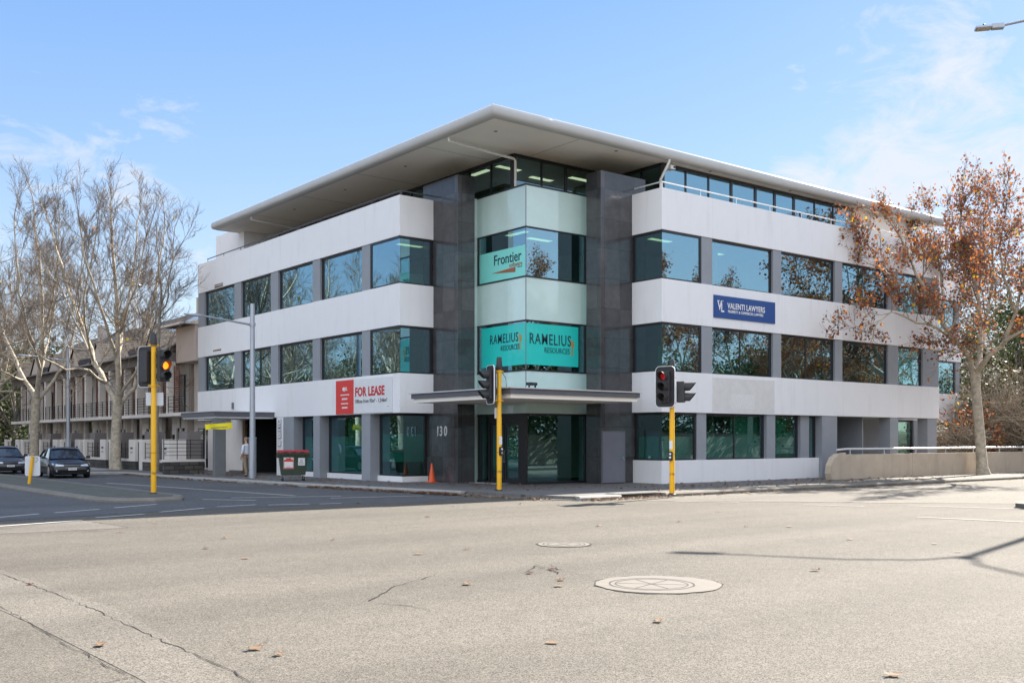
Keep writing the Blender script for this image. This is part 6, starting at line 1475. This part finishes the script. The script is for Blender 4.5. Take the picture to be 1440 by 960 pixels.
# the planting across both streets, which the windows mirror
for i, (x, y, rz, src_) in enumerate(((-21,42,0.4,big),(-22,51,2.0,sec),(-20.5,60,3.4,big),(-23,70,5.0,sec),(-21,82,1.2,big))):
    another(src_, (x,y,0.1), rz, 0.95, 'bare plane tree across the left street, mirrored in the office windows', 'plane trees across the left street')
for i, (x, y, rz) in enumerate(((21,-20,0.4),(31,-22,2.0),(39,-20.5,3.4),(47,-22,5.0),(56,-21,1.2),(66,-22,4.1))):
    place(copy_tree(aut), (x,y,0.1), rz, 'rusty plane tree across the right street, mirrored in the office windows', 'plane trees across the right street', 0.9)
hd_ = None  # unseen evergreens added to keep the bright horizon out of the window reflections
for i, (x, y) in enumerate(((-31,30),(-32,41),(-31,52),(-32,63),(-31,74),(-32,85),(-31,96),(8,-31),(19,-32),(30,-31),(41,-32),(52,-31),(63,-32),(74,-31))):
    if i == 0: hd_ = leafy('added_evergreen', 'bushy evergreen added across the street to darken reflections in the office windows', 'tree', (x,y,0), 9.0, 12, 140, M['leaf_green'], 40, 480, 0.30, 0.3, 'evergreens added across the streets', 0.03)
    else: place(copy_tree(hd_), (x,y,0), i*1.7, 'bushy evergreen added across the street to darken reflections in the office windows', 'evergreens added across the streets', 1.0+0.15*math.sin(i*2.3))

#==LEAVES==
rn = random.Random(3)
def leaf_mesh(b, p, sz, curl):
    g_ = rn.uniform(0,6.28); c_, s_ = math.cos(g_), math.sin(g_)
    b.add([(p[0]+sz*(u*c_-v*s_),p[1]+sz*(u*s_+v*c_),p[2]+0.006+sz*curl*(w_*2.2+abs(u)*0.35)) for u, v, w_ in LEAF],[tuple(range(12))])
pix = [(292,771),(320,757),(470,759),(655,772),(650,822),(40,823),(132,909),(385,921),(775,906),(1258,953),(1145,802),(1198,759),(1114,741),(1048,740),(781,824),(740,806),(783,816),(362,915),(342,786),(502,708),(600,727),(640,712),(735,709),(788,710),(1010,720),(957,734),(216,736),(845,740),(1310,765),(1345,776),(780,801),(590,780),(168,748),(918,874)]
base_leaf = None
for i, (px, py) in enumerate(pix):
    p = on_z(px,py,0.0); b = MB(); leaf_mesh(b, (0,0,0.006), rn.uniform(0.10,0.15), rn.uniform(0.12,0.55))
    o = b.build('fallen_leaf', M['leaf_dry'] if i % 5 else M['leaf_brown'], fix=False); o.location = (p.x,p.y,0.0)
    tag(o, 'dry brown curled leaf lying on the sunlit road', 'leaf', 'fallen leaves on the road')
b = MB()
for seg, n_, dn in ((KL[6:],620,0.5),(KL[4:7],200,0.4),(KR,260,0.35),([KL[-1]]+KC,90,0.5)):
    pts = [Vector((*q,0)) for q in seg]
    for k in range(n_):
        i = rn.randrange(len(pts)-1); u = rn.random(); p = pts[i].lerp(pts[i+1], u)
        if p.x > 40: continue
        t = (pts[i+1]-pts[i]).normalized(); off = abs(rn.gauss(0,dn*0.5)); q = p+Vector((t.y,-t.x,0))*(0.03+off); leaf_mesh(b, (q.x,q.y,0.008), rn.uniform(0.08,0.15), rn.uniform(0.3,1.5))
for k in range(420):
    px, py = rn.uniform(420,1250), 0; x = rn.uniform(-2,24); y = rn.uniform(-4.3,-0.3) if x > 3 else rn.uniform(-2.0,5.5)
    if x < 3 and x > -1.5 or x > 3: leaf_mesh(b, (x,y,0.14), rn.uniform(0.06,0.13), rn.uniform(0.3,1.5))
for k in range(160):
    x = rn.uniform(-3,-0.2); y = rn.uniform(5,24); leaf_mesh(b, (x,y,0.14), rn.uniform(0.06,0.13), rn.uniform(0.3,1.5))
tag(b.build('leaf_litter', M['leaf_dry'], fix=False), 'brown leaf litter gathered along the kerbs and footpath', 'leaf litter', kind='stuff')
